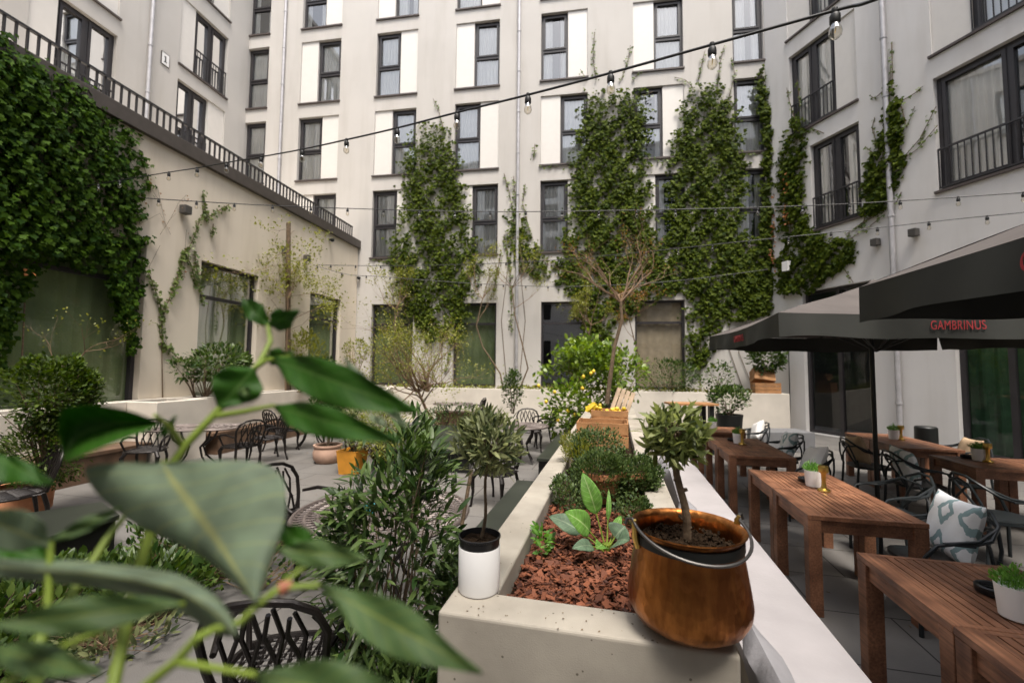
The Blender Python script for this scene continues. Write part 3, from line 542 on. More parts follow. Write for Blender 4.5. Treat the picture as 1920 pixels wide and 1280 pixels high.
# ------------------------------------------------------------------ main long planter with benches
B0=1.469
pt=thing('long_planter','long waist-high concrete planter running away from the camera with bark mulch and pots in it','planter',D(0,B0)); b1=10.9; a0,a1,th=-.609,.358,.17; ZP=1.0
mb=MB()
V=[]
for (x,y) in ((a0,B0),(a1,B0),(a1,b1),(a0,b1)): V.append(D(x,y,0))
for (x,y) in ((a0,B0),(a1,B0),(a1,b1),(a0,b1)): V.append(D(x,y,ZP))
for (x,y) in ((a0+th,B0+th),(a1-th,B0+th),(a1-th,b1-th),(a0+th,b1-th)): V.append(D(x,y,ZP))
for (x,y) in ((a0+th,B0+th),(a1-th,B0+th),(a1-th,b1-th),(a0+th,b1-th)): V.append(D(x,y,ZP-.25))
fs=[]
for i in range(4):
    j=(i+1)%4; fs+=[(i,j,4+j,4+i),(4+i,4+j,8+j,8+i),(8+i,8+j,12+j,12+i)]
mb.add(V,fs); o=mb.build('planter_wall',M['conc'],pt,True); bevel(o,.012,3)
s=MB(); nx,ny=8,60
for j in range(ny+1):
    for i in range(nx+1): s.v.append(tuple(D(a0+th+(a1-a0-2*th)*i/nx,B0+th+(b1-B0-2*th)*j/ny,ZP-.105+random.uniform(-.015,.015))))
s.f=[(j*(nx+1)+i,j*(nx+1)+i+1,(j+1)*(nx+1)+i+1,(j+1)*(nx+1)+i) for j in range(ny) for i in range(nx)]; s.build('soil',M['soil'],pt,True,True)
ch=MB()
for k in range(5000):
    b=B0+th+.012+random.random()**1.3*1.35; a=random.uniform(a0+th+.015,a1-th-.015); c=D(a,b,ZP-.09+random.uniform(-.012,.03)); L=.005+.022*random.random()**1.6; W=L*random.uniform(.2,.6)+.002
    ax=Vector((random.gauss(0,1),random.gauss(0,1),random.gauss(0,.35))).normalized(); ay=ax.cross(Vector((random.gauss(0,.4),random.gauss(0,.4),1))).normalized(); az=ax.cross(ay)
    j=[random.uniform(.7,1.3) for _ in range(4)]
    P=[c-ax*L*j[0]-ay*W*j[1],c+ax*L*j[1]-ay*W*.6,c+ax*L*.9+ay*W*j[2],c-ax*L*.6+ay*W*j[3]]
    ch.add(P+[p+az*.003 for p in P],[(3,2,1,0),(4,5,6,7),(0,1,5,4),(1,2,6,5),(2,3,7,6),(3,0,4,7)])
tag(ch.build('bark_mulch',M['mulch']),'reddish brown bark chip mulch covering the near end of the long planter','mulch',kind='stuff')
t=thing('long_bench','long pale bench slab running beside the planter towards the rear facade','bench',D(.86,4))
mb=MB(); mb.dbox(.60,1.095,.2,10.9,.42,.48); bevel(mb.build('seat',M['benchtop'],t,True),.006); mb=MB(); mb.dbox(.66,1.05,.25,10.8,0,.418); mb.build('base',M['conc'],t,True)
def backcushion(b0,b1,lab):
    mb=MB(); n=14; m_=8
    V=[]
    for j in range(m_+1):
        for i in range(n+1):
            u=i/n; v=j/m_; e=(1-abs(2*u-1)**6)*(1-abs(2*v-1)**6); b=b0+(b1-b0)*u; z=.49+.42*v; aa=.60-.12*v
            V.append((aa+.07*e+.008*math.sin(u*21+v*5)*e,b,z))
    W=[(x-2*(x-(.60-.12*((z-.49)/.42)))-.0,y,z) for x,y,z in V]
    for q in (V,W):
        base=len(mb.v); mb.v+=[tuple(D(*p)) for p in q]; mb.f+=[(base+j*(n+1)+i,base+j*(n+1)+i+1,base+(j+1)*(n+1)+i+1,base+(j+1)*(n+1)+i) for j in range(m_) for i in range(n)]
    tag(mb.build('seat_cushion',M['greycloth'],None,smooth=True),lab,'cushion','grey back cushions leaning on the planter')
backcushion(1.0,1.95,'grey back cushion leaning behind the copper pot at the near end of the bench'); backcushion(2.75,3.6,'grey back cushion leaning on the planter just beyond the copper pot'); backcushion(4.3,5.2,'grey back cushion leaning on the planter level with the first wooden crate')
# low dark boxes on the left of the planter, steel seats around the beds
def steel(lab,P,z=.4,name='low_dark_box'):
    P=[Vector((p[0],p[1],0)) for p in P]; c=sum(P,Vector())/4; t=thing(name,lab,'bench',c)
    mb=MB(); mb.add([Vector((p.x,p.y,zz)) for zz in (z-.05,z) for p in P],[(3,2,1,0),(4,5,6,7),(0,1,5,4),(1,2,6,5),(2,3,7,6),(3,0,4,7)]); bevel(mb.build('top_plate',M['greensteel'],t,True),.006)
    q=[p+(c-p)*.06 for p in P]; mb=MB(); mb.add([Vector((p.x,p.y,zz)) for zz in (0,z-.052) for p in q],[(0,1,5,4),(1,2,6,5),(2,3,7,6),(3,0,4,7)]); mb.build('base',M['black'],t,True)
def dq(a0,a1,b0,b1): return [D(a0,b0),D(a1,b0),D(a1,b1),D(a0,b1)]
steel('dark low box along the far left side of the long planter',dq(-1.25,-.63,7.0,9.6),.4); steel('dark low box along the middle left side of the long planter',dq(-1.25,-.63,3.4,5.6),.4)  # two low boxes in place of a dark band on the floor
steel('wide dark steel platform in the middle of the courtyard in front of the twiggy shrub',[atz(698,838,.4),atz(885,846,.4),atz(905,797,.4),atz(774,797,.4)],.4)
LB=[(-3.55,1.2),(-3.95,3.36),(-3.62,4.9)]
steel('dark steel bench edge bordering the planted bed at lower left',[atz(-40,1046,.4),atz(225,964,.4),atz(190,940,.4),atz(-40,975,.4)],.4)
# planted bed lower left
bed=[(-3.9,.9),(-2.95,2.3),(-2.2,4.3),(-1.9,5.6),(-3.4,5.6),(-4.2,3.3)]
bed=[tuple(atz(40,1290,0))[:2],tuple(atz(262,1188,0))[:2],tuple(atz(430,1080,0))[:2],(-2.0,5.2),(-3.5,5.0),(-4.3,1.8)]
mb=MB(); mb.add([(x,y,.006) for x,y in bed],[tuple(range(len(bed)))]); o=mb.build('garden_bed',M['soil']); o['kind']='structure'
# ------------------------------------------------------------------ wooden tables
def wood_table():
    t=thing('wooden_table','','table',(0,0,0),-TH); W=.78; h=.75
    fr=MB(); bw=.085
    fr.box(0,bw,0,W,h-.035,h); fr.box(W-bw,W,0,W,h-.035,h); fr.box(bw,W-bw,0,.035,h-.035,h-.002); fr.box(bw,W-bw,W-.035,W,h-.035,h-.002)
    for x0,x1,y0,y1 in ((.02,.05,.09,W-.09),(W-.05,W-.02,.09,W-.09),(.09,W-.09,.02,.05),(.09,W-.09,W-.05,W-.02)): fr.box(x0,x1,y0,y1,h-.13,h-.037)
    bevel(fr.build('table_frame',M['wood'],t),.003)
    sl=MB(); n=13; g=(W-2*bw)/n
    for i in range(n): sl.box(bw+g*i+.004,bw+g*(i+1)-.004,.036,W-.036,h-.03,h-.003)
    bevel(sl.build('slatted_top',M['wood'],t),.002)
    for x in (0.002,W-.092):
        for y in (.002,W-.092):
            l=MB(); l.box(x,x+.09,y,y+.09,0,h-.037); bevel(l.build('leg',M['wood'],t),.004)
    return t
wt=wood_table(); first=True
def place_table(a,b,lab):
    global first
    p=D(a,b)
    if first: wt.location=p; wt['label']=lab; wt['group']='slatted wooden tables'; first=False; return
    dup(wt,p,-TH,lab,'slatted wooden tables')
AT=1.42
place_table(AT,2.36,'nearest slatted wooden table at lower right, far half of the pair with the ashtray')
place_table(AT,1.575,'slatted wooden table cut by the bottom right corner, near half of the joined pair')
place_table(AT,3.83,'slatted wooden table beside the big patterned cushion, near half of the middle pair')
place_table(AT,4.615,'slatted wooden table carrying a herb pot and brass lamp, far half of the middle pair')
place_table(AT,6.21,'slatted wooden table behind the middle pair, near half of the third pair')
place_table(AT,6.995,'slatted wooden table with a small herb pot, far half of the third pair')
place_table(AT,8.4,'slatted wooden table farthest back in the row beside the bench')
place_table(4.03,6.2,'slatted wooden table at the right edge with a herb pot and brass lamp'); place_table(4.815,6.2,'slatted wooden table cut by the right edge, joined to the one with the herb pot')
place_table(3.99,7.5,'dark wooden table under the umbrella in front of the glass door, near half'); place_table(3.99,8.29,'dark wooden table under the umbrella in front of the glass door, far half')
# tall bistro table at the back
p=atz(1262,753,1.1); q=atz(1330,757,1.1); t=thing('bar_table','tall narrow table with an orange-brown top standing before the rear planter','table',(p+q)/2-Vector((0,0,1.1)))
mb=MB(); c=(p+q)/2; mb.box(c.x-.5,c.x+.5,c.y-.3,c.y+.3,1.06,1.1); mb.build('tabletop',M['crate'],t,True)
for dx in (-.36,.36):
    for dy in (-.2,.2): mb=MB(); mb.box(c.x+dx-.05,c.x+dx+.05,c.y+dy-.05,c.y+dy+.05,0,1.06); mb.build('leg',M['black'],t,True)
# ------------------------------------------------------------------ dark interwoven chairs on the right
def arc(c,rx,ry,a0,a1,n=14,f=lambda t:0): return [Vector((c[0]+rx*math.cos(R(a0+(a1-a0)*i/n)),c[1]+ry*math.sin(R(a0+(a1-a0)*i/n)),c[2]+f(i/n))) for i in range(n+1)]
def woven_chair():
    """faces +Y; three looping back rails run into the arms"""
    t=thing('armchair','','chair'); r=.013
    s=MB(); 
    n=20; rim=[]
    for k in range(n):
        a=2*math.pi*k/n; rim.append((.235*abs(math.cos(a))**.6*math.copysign(1,math.cos(a)),.235*abs(math.sin(a))**.6*math.copysign(1,math.sin(a))))
    s.v=[(x,y,.43) for x,y in rim]+[(x,y,.46) for x,y in rim]+[(x*.85,y*.85,.452) for x,y in rim]
    s.f=[tuple(range(n))[::-1],tuple(range(2*n,3*n))]+[(k,(k+1)%n,n+(k+1)%n,n+k) for k in range(n)]+[(n+k,n+(k+1)%n,2*n+(k+1)%n,2*n+k) for k in range(n)]
    s.build('seat',M['masters'],t,smooth=True)
    for sx in (-1,1):
        l=MB(); l.tube([(sx*.24,.23,0),(sx*.235,.225,.25),(sx*.23,.22,.44),(sx*.27,.2,.56),(sx*.285,.14,.645),(sx*.285,.05,.665),(sx*.28,-.08,.66)],[.015,.016,.016,.014,.013,.013,.012],8); l.build('front_leg',M['masters'],t,smooth=True)
        l=MB(); l.tube([(sx*.22,-.27,0),(sx*.215,-.245,.25),(sx*.215,-.23,.45),(sx*.225,-.25,.56)],[.014,.016,.016,.013],8); l.build('rear_leg',M['masters'],t,smooth=True)
    b=MB()
    # top loop rising in the middle
    b.tube([(-.28,-.05,.66),(-.27,-.18,.70),(-.2,-.27,.78),(-.08,-.315,.84),(.08,-.315,.84),(.2,-.27,.78),(.27,-.18,.70),(.28,-.05,.66)],.013,8)
    b.tube([(-.285,.1,.66),(-.28,-.1,.69),(-.22,-.24,.76),(-.06,-.3,.73),(.1,-.28,.6),(.2,-.24,.47)],.012,8)
    b.tube([(.285,.1,.66),(.28,-.1,.69),(.22,-.24,.76),(.06,-.3,.73),(-.1,-.28,.6),(-.2,-.24,.47)],.012,8)
    b.tube([(-.225,-.24,.47),(-.2,-.28,.62),(-.13,-.31,.76),(0,-.325,.8),(.13,-.31,.76),(.2,-.28,.62),(.225,-.24,.47)],.012,8)
    b.build('back_loops',M['masters'],t,smooth=True); return t
wc=woven_chair(); fw=True
def place_woven(a,b,face,lab):
    """face: -1 looks towards the bench, +1 looks right"""
    global fw
    rz=-TH+(math.pi/2 if face<0 else -math.pi/2); p=D(a,b)
    if fw: wc.location=p; wc.rotation_euler=(0,0,rz); wc['label']=lab; wc['group']='dark interwoven armchairs'; fw=False; return wc
    return dup(wc,p,rz,lab,'dark interwoven armchairs')
def cushion_mesh(sz=.44,th=.15):
    n=18; mb=MB(); h=sz/2
    for side in (1,-1):
        base=len(mb.v)
        for j in range(n+1):
            for i in range(n+1):
                u=2*i/n-1; v=2*j/n-1; e=max(0,(1-u**4)*(1-v**4))**.55; k=1-.09*(1-abs(u)**2)*(abs(v)**3)
                k2=1-.09*(1-abs(v)**2)*(abs(u)**3)
                mb.v.append((u*h*k2,side*(th/2*e+.004*math.sin(u*9+v*4)*e),v*h*k))
        mb.f+=[(base+j*(n+1)+i,base+j*(n+1)+i+1,base+(j+1)*(n+1)+i+1,base+(j+1)*(n+1)+i)[::side] for j in range(n) for i in range(n)]
    return mb
cush={}
def cushion(a,b,face,m,lab,sz=.42,z=.475,lean=14,twist=0,off=.13):
    key=(m,sz); rz=-TH+(math.pi/2 if face<0 else -math.pi/2)
    if key not in cush: o=cushion_mesh(sz).build('cushion',M[m],smooth=True); cush[key]=o
    else: o=cush[key].copy(); col.objects.link(o)
    p=D(a-face*off,b); o.rotation_euler=Matrix.Rotation(rz,3,'Z').to_4x4().to_3x3().__matmul__(Matrix.Rotation(R(lean),3,'X')).__matmul__(Matrix.Rotation(R(twist),3,'Y')).to_euler()
    o.location=(p.x,p.y,z+sz/2*.97); tag(o,lab,'cushion','loose cushions on the dark armchairs'); return o
place_woven(2.3,3.98,-1,'dark armchair right of the middle table holding the large teal patterned cushion'); cushion(2.3,3.98,-1,'ikat','large white cushion with teal ikat diamonds, nearest and biggest of the cushions',.46,twist=-1)
place_woven(2.62,5.15,-1,'empty dark armchair with no cushion at the far right corner of the middle table')
place_woven(2.3,6.35,-1,'dark armchair behind the middle herb pot, with a white cushion seen over the table'); cushion(2.3,6.35,-1,'floral','white cushion just behind the herb pot and brass lamp of the middle table',.44,lean=25,twist=12)
place_woven(2.5,7.75,-1,'dark armchair at the right side of the third table'); cushion(2.5,7.75,-1,'ikat','white cushion with small teal spots beside the third table',.42,lean=16,twist=6)
place_woven(2.5,9.3,-1,'dark armchair at the farthest table in front of the rear planter'); cushion(2.5,9.3,-1,'floral','plain white cushion on the farthest armchair in the bench row',.40,lean=18,twist=20)
place_woven(3.62,5.3,1,'dark armchair cut by the right edge of the photo, turned to the right')
place_woven(3.66,6.55,1,'dark armchair seen from behind with a teal patterned cushion at the right-hand table'); cushion(3.66,6.55,1,'ikat','teal patterned white cushion showing through the back loops of an armchair',.42,lean=14,twist=5)
place_woven(3.64,7.6,1,'dark armchair seen from behind with a tan cushion in front of the glass door'); cushion(3.64,7.6,1,'tan','sandy tan cushion showing through the back loops of an armchair',.42,lean=16,twist=-8)
place_woven(5.1,8.15,-1,'dark armchair standing against the right building behind the dark table'); cushion(5.1,8.15,-1,'tan','small tan cushion leaning in the armchair by the right building',.38,lean=20)
# ------------------------------------------------------------------ things on the tables
def herbpot():
    t=thing('herb_pot','','potted herb'); m=MB(); m.lathe([(.0,.0),(.052,0),(.056,.004),(.066,.125),(.066,.13),(.062,.13),(.058,.115),(.0,.112)],28,cap=False); m.build('pot',M['white'],t,smooth=True)
    n=420; a=rng.random(n)*6.28; hh=rng.random(n)**.8; r=.055*np.sqrt(rng.random(n))*(1+.45*hh); P=np.stack([r*np.cos(a),r*np.sin(a),.115+(.06+.05*rng.random(n))*hh*(1.2-r/.09)],1); A=np.stack([np.cos(a)*.5,np.sin(a)*.5,np.ones(n)],1)+rv(n)*.6
    leaves('herb_leaves',M['herb'],t,P,A,rv(n)+np.array([0,0,.5]),.021*(.5+1.*rng.random(n)),LANCE)
    s=MB()
    for k in range(26):
        q=random.uniform(0,6.28); rr=random.uniform(0,.045); s.tube([(rr*math.cos(q),rr*math.sin(q),.11),(rr*1.4*math.cos(q),rr*1.4*math.sin(q),.15+random.random()*.04)],.0012,4)
    s.build('stems',M['herb'],t); return t
hp=herbpot()
def brass():
    t=thing('brass_lamp','','lamp'); m=MB(); m.lathe([(0,0),(.05,0),(.052,.006),(.046,.018),(.026,.026),(.02,.045),(.017,.09),(.02,.15),(.025,.165)],28,cap=False); m.build('stand',M['brass'],t,smooth=True)
    m=MB(); m.lathe([(.025,.165),(.039,.168),(.041,.172),(.041,.222),(.038,.228),(.0,.229)],28,cap=False); m.build('lamp_head',M['brass'],t,smooth=True); return t
bl=brass()
def ashtray():
    t=thing('ashtray','','ashtray'); m=MB(); m.lathe([(0,0),(.058,0),(.062,.006),(.062,.028),(.056,.032),(.046,.03),(.038,.012),(0,.01)],28,cap=False); m.build('tray',M['blackplastic'],t,smooth=True)
    m=MB(); m.tube([(-.05,0,.031),(.0,.0,.022),(.05,0,.031)],.004,6); m.build('rest_bar',M['blackplastic'],t); return t
at_=ashtray(); tt=.751
for i,(px,py,lab) in enumerate([(1905,1150,'white herb pot cut by the right edge on the nearest table'),(1525,911,'white herb pot in the centre of the middle wooden table'),(1384,831,'white herb pot on the third wooden table behind the bay tree'),(1676,823,'white herb pot on the dark table before the glass door'),(1836,863,'white herb pot on the table at the right edge of the photo'),(1250,803,'white herb pot half hidden behind the bay tree crown on the farthest table')]):
    p=atz(px,py,tt)
    if i==5: p=D(AT+.3,8.7,tt)
    if i==0: p=atz(1909,1158,tt); hp.location=p; hp.scale=(1.1,1.1,1.1); tag(hp,lab,None,'white herb pots on the tables')
    else: c=dup(hp,p,i*1.1,lab,'white herb pots on the tables'); c.scale=(1.1,1.1,1.15)
for i,(px,py,lab) in enumerate([(1545,920,'brass table lamp beside the herb pot on the middle table'),(1392,833,'brass table lamp beside the herb pot on the third table'),(1690,824,'brass table lamp on the dark table before the glass door'),(1853,866,'brass table lamp beside the herb pot at the right edge')]):
    p=atz(px,py,tt)
    if i==0: bl.location=p; tag(bl,lab,None,'brass lamps on the tables')
    else: dup(bl,p,i,lab,'brass lamps on the tables')
for i,(px,py,lab) in enumerate([(1864,1112,'round black ashtray on the nearest table beside the herb pot'),(1512,902,'round black ashtray behind the herb pot on the middle table'),(1815,858,'round black ashtray left of the herb pot at the right edge'),(1373,826,'round black ashtray on the third table beside the herb pot')]):
    p=atz(px,py,tt)
    if i==0: at_.location=p; at_.scale=(1.15,1.15,1.2); tag(at_,lab,None,'black ashtrays on the tables')
    else: dup(at_,p,i,lab,'black ashtrays on the tables')
# ------------------------------------------------------------------ umbrellas
def umbrella(loc,S,h,apex,lab,texts,sag=.045):
    """square parasol, local axes along the planter; loc is its near left corner"""
    t=thing('parasol',lab,'umbrella',loc,-TH,'dark parasols over the wooden tables'); n=16; hv=.225
    ev=h+hv
    def eave(u): return -sag*math.sin(math.pi*u)      # the edge sags between the corners
    cn=MB(); c=(S/2,S/2,apex)
    C=[(0,0),(S,0),(S,S),(0,S)]
    for i in range(4):
        (x0,y0),(x1,y1)=C[i],C[(i+1)%4]; base=len(cn.v); m_=10
        for j in range(m_+1):
            v=j/m_
            for k in range(n+1):
                u=k/n; ex=x0+(x1-x0)*u; ey=y0+(y1-y0)*u; s_=math.sin(math.pi*u)
                inx=(S/2-ex)*.02*s_; iny=(S/2-ey)*.02*s_
                X=(ex+inx)*(1-v)+c[0]*v; Y=(ey+iny)*(1-v)+c[1]*v; Z=(ev+eave(u))*(1-v)+apex*v-.10*s_*math.sin(math.pi*v)*(1-v)+.007*math.sin(u*23+v*9+i)*math.sin(math.pi*v)
                cn.v.append((X,Y,Z))
        for j in range(m_):
            for k in range(n): cn.f.append((base+j*(n+1)+k,base+j*(n+1)+k+1,base+(j+1)*(n+1)+k+1,base+(j+1)*(n+1)+k))
    o=cn.build('canopy',M['umbrella'],t,smooth=True)
    for i in range(4):
        (x0,y0),(x1,y1)=C[i],C[(i+1)%4]; vl=MB(); L_=Vector((x1-x0,y1-y0,0)).normalized(); nrm_=Vector((L_.y,-L_.x,0)); ph=i*1.3
        N2=40
        for j in range(4):
            v=j/3
            for k in range(N2+1):
                u=k/N2; s_=math.sin(math.pi*u); ex=x0+(x1-x0)*u+(S/2-x0-(x1-x0)*u)*.02*s_; ey=y0+(y1-y0)*u+(S/2-y0-(y1-y0)*u)*.02*s_
                wv=.03*math.sin(u*13+ph)*v+.012*math.sin(u*37+ph*2)*v+.012*v
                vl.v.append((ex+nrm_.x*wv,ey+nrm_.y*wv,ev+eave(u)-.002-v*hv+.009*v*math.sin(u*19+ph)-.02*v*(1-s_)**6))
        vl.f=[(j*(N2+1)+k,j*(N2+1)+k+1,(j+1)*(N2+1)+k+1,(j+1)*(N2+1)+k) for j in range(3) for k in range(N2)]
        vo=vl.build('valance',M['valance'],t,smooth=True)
        if i in texts:
            txt,frac,sz,ofs=texts[i]; sq=.62
            cu=bpy.data.curves.new('lettering','FONT'); cu.body=txt; cu.size=sz; cu.extrude=.0015; cu.align_x='CENTER'; cu.align_y='CENTER'; cu.space_character=1.05
            tmp=bpy.data.objects.new('lettering',cu); col.objects.link(tmp); bpy.context.view_layer.update()
            me=bpy.data.meshes.new_from_object(tmp.evaluated_get(bpy.context.evaluated_depsgraph_get())); bpy.data.objects.remove(tmp)
            lo=bpy.data.objects.new('lettering',me); col.objects.link(lo); me.materials.clear(); me.materials.append(M['red']); lo.parent=vo
            for q in me.vertices:
                u=min(1,max(0,frac+q.co.x*sq/S)); v=.5-q.co.y/hv+ofs; s_=math.sin(math.pi*u); ex=x0+(x1-x0)*u+(S/2-x0-(x1-x0)*u)*.02*s_; ey=y0+(y1-y0)*u+(S/2-y0-(y1-y0)*u)*.02*s_
                wv=.03*math.sin(u*13+ph)*v+.012*math.sin(u*37+ph*2)*v+.012*v+.012+q.co.z
                q.co=Vector((ex+nrm_.x*wv,ey+nrm_.y*wv,ev+eave(u)-.002-v*hv))
    rb_=MB()
    for x,y in C+[(S/2,0),(S,S/2),(S/2,S),(0,S/2)]:
        e=.97; rb_.tube([(S/2,S/2,apex-.05),(S/2+(x-S/2)*e,S/2+(y-S/2)*e,ev-.03-(.04 if (x==S/2 or y==S/2) else 0))],.012,6)
        rb_.tube([(S/2,S/2,h-.1),(S/2+(x-S/2)*.5,S/2+(y-S/2)*.5,(apex+ev)/2-.07)],.01,6)
    rb_.build('ribs',M['black'],t)
    m=MB(); m.lathe([(.06,apex-.03),(.07,apex),(.03,apex+.03),(.0,apex+.05)],16,(S/2,S/2,0),False); m.build('cap',M['umbrella'],t,smooth=True)
    m=MB(); m.tube([(S/2-.05,S/2,.06),(S/2-.05,S/2,apex-.02)],.026,12); m.build('mast',M['black'],t,smooth=True)
    m=MB(); m.box(S/2-.35,S/2+.35,S/2-.35,S/2+.35,0,.06); m.build('base_plate',M['black'],t); return t
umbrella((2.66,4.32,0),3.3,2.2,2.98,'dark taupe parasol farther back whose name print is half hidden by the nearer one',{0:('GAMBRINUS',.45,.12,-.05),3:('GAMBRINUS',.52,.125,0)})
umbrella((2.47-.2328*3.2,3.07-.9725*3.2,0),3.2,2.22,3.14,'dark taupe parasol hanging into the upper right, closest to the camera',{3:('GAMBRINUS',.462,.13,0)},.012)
# ------------------------------------------------------------------ string lights
def strand(lab,ctrl,bulbs,r=.006,sc_=1.0):
    """ctrl: (px,py,distance) stations along the cable; bulbs: positions along it"""
    P=[atv(*c) for c in ctrl]; pts=[]
    for i in range(len(P)-1):
        p0=P[max(0,i-1)];p1=P[i];p2=P[i+1];p3=P[min(len(P)-1,i+2)]
        for k in range(8):
            t=k/8; pts.append(.5*((2*p1)+(p2-p0)*t+(2*p0-5*p1+4*p2-p3)*t*t+(3*p1-p0-3*p2+p3)*t**3))
    pts.append(P[-1]); t=thing('string_lights',lab,'string lights',pts[0],group='festoon light strings over the courtyard')
    m=MB(); m.tube(pts,r,6); m.build('cable',M['cable'],t,True,True)
    L=[0]
    for i in range(1,len(pts)): L.append(L[-1]+(pts[i]-pts[i-1]).length)
    if isinstance(bulbs,(list,tuple)): S_=[L[i*8] for i in bulbs]
    else: 
        n=int(L[-1]/bulbs); S_=[bulbs*(i+.5) for i in range(n)]
    first_=None
    for s_ in S_:
        i=max(j for j in range(len(L)) if L[j]<=s_); i=min(i,len(pts)-2); q=pts[i]+(pts[i+1]-pts[i])*((s_-L[i])/(L[i+1]-L[i]+1e-9))
        if first_ is None:
            k=sc_; m=MB(); m.lathe([(0,.008),(.011,.008),(.013,-.004),(.011,-.012),(.017,-.018),(.0195,-.024),(.0195,-.05),(.0175,-.056),(.0,-.056)],14,cap=False); m.v=[(x*k,y*k,z*k) for x,y,z in m.v]
            s0=m.build('socket',M['cable'],t,smooth=True)
            m=MB(); m.lathe([(.0145,-.056),(.017,-.068),(.0225,-.082),(.024,-.094),(.021,-.108),(.012,-.118),(0,-.121)],16,cap=False); m.v=[(x*k,y*k,z*k) for x,y,z in m.v]
            b0_=m.build('bulb',M['bulb'],s0,smooth=True); first_=s0; s0.location=q-t.location
            if sc_>=1 and r>.005:
                m=MB(); m.tube([(0,0,-.056),(.004,.002,-.078),(-.004,-.001,-.098),(.001,0,-.07)],.0012,4); m.build('filament',M['brass'],s0)
        else:
            c=copytree(first_,t); c.location=q-t.location; c.rotation_euler=(0,0,random.random()*6)
lights=[('near thick black festoon string sweeping from the upper right down to the big ivy',[(1900,-105,1.25),(1640,0,1.55),(1565,20,1.68),(1335,84,1.98),(1145,137,2.25),(990,178,2.55),(857,211,2.9),(745,240,3.2),(650,262,3.55),(567,280,3.95),(490,294,4.4),(425,305,4.9),(370,315,5.3),(317,323,5.9),(225,338,6.8),(185,345,7.2),(125,352,7.6),(90,355,7.9)],[2,3,4,5,6,7,8,9,10,11,12,13,14,15,16],.0065,1.0),
('thin festoon string crossing level above the terrace corner to the right edge',[(262,371,8.3),(460,383,8.4),(657,391,8.6),(935,397,8.6),(1300,392,8.1),(1530,385,7.6),(1697,376,7.2),(1920,361,6.5),(2060,350,6.2)],.72,.0085,1.25),
('thin festoon string rising from the climber post to the right edge above the parasols',[(597,497,12.2),(780,498,12),(1000,490,11.3),(1200,473,10.3),(1390,453,9.3),(1618,430,8.3),(1780,412,7.6),(1920,398,7.0),(2060,380,6.6)],.72,.0085,1.25),
('lowest thin festoon string sagging across the rear facade below the first floor sills',[(572,492,12.6),(650,514,12.9),(720,519,13.2),(900,532,13.5),(1060,537,13.5),(1250,528,13.2),(1440,505,12.8)],.7,.0085,1.2)]
for l in lights: strand(*l)
# ------------------------------------------------------------------ ivy
def spans(pl,rows,n,size,d0=.03,d1=.2,edge=10):
    """random points on a wall inside a band given as (y, x left, x right); ragged edge"""
    rows=sorted(rows); ys=np.array([r[0] for r in rows]); xl=np.array([r[1] for r in rows]); xr=np.array([r[2] for r in rows])
    w=np.interp(np.linspace(ys[0],ys[-1],200),ys,xr-xl); cdf=np.cumsum(np.maximum(w,1)); cdf/=cdf[-1]
    y=np.interp(rng.random(n),cdf,np.linspace(ys[0],ys[-1],200)); u=rng.random(n); L=np.interp(y,ys,xl)-(6 if pl is BACK else 0); Rr=np.interp(y,ys,xr)+(6 if pl is BACK else 0); Rr=np.minimum(Rr,1453+.013*y) if pl is BACK else Rr
    rag=edge*(np.sin(y*.13)+np.sin(y*.31+1)+.6*np.sin(y*.71)); x=L+u*(Rr-L)+rng.normal(size=n)*edge*.6+rag*(2*np.abs(u-.5))*np.sign(u-.5)*.6
    P=[];K=[]
    for i in range(n):
        cl=math.sin(x[i]*.11+y[i]*.05)*math.sin(y[i]*.083+x[i]*.03)+math.sin(x[i]*.27)*math.sin(y[i]*.21)*.6
        if cl<-.42 and random.random()<.8: continue
        if y[i]<ys[0]+70 and random.random()>.25+.75*(y[i]-ys[0])/70: continue
        e=min(u[i],1-u[i])*2; P.append(tuple(pl.at(x[i],y[i],d0+(d1-d0)*(e**.5)*random.random()*(1+.5*cl)))); K.append(1)
    return np.array(P)
def ivyleaves(name,m,parent,pl,P,size,dn=1.0,tpl=IVY):
    n=len(P); nv=np.array(tuple(pl.n)); A=np.array([0,0,-1.])*dn+rv(n)*.65+nv*.25; N=nv*1.0+rv(n)*.55+np.array([0,0,.45])
    return leaves(name,m,parent,P,A,N,size*(.55+.8*rng.random(n)),tpl)
def strands(pl,lines,step,sp=.04,d=.05):
    P=[]
    for ln in lines:
        W=[pl.at(x,y,d) for x,y in ln]
        for i in range(len(W)-1):
            L=(W[i+1]-W[i]).length; n=max(1,int(L/step))
            for k in range(n):
                q=W[i].lerp(W[i+1],random.random()); P.append((q.x+random.gauss(0,sp),q.y+random.gauss(0,sp*.4),q.z+random.gauss(0,sp)))
    return np.array(P)
def stems(pl,lines,r,parent,name='stem',m='bark',d=.03):
    mb=MB()
    for ln in lines: mb.tube([pl.at(x,y,d) for x,y in ln],[r*(1-.5*i/len(ln)) for i in range(len(ln))],5)
    return mb.build(name,M[m],parent,True)
def wallivy(lab,pl,rows,n,size,m='ivy2',lines=(),stm=(),m2=None,base=None,step=.05,edge=13,d1=.2,young=0,name='climbing_ivy',red=None,sr=.012):
    x,y=(base or ((rows[-1][1]+rows[-1][2])/2 if rows else lines[0][0][0], rows[-1][0] if rows else lines[0][0][1]))
    p=pl.at(x,y,.05); t=thing(name,lab,'ivy',p,group='climbing ivy on the courtyard walls')
    P=spans(pl,rows,n,size,edge=edge,d1=d1) if rows else None
    if P is not None: ivyleaves('foliage',M[m],t,pl,P,size)
    if lines: ivyleaves('foliage',M[m2 or 'ivyl'],t,pl,strands(pl,lines,step),size*.75)
    if stm or lines: stems(pl,list(stm)+list(lines),sr,t)
    if red: ivyleaves('red_foliage',M['ivyred'],t,pl,strands(pl,red,.04,.06,.2),size*.8)
    return t
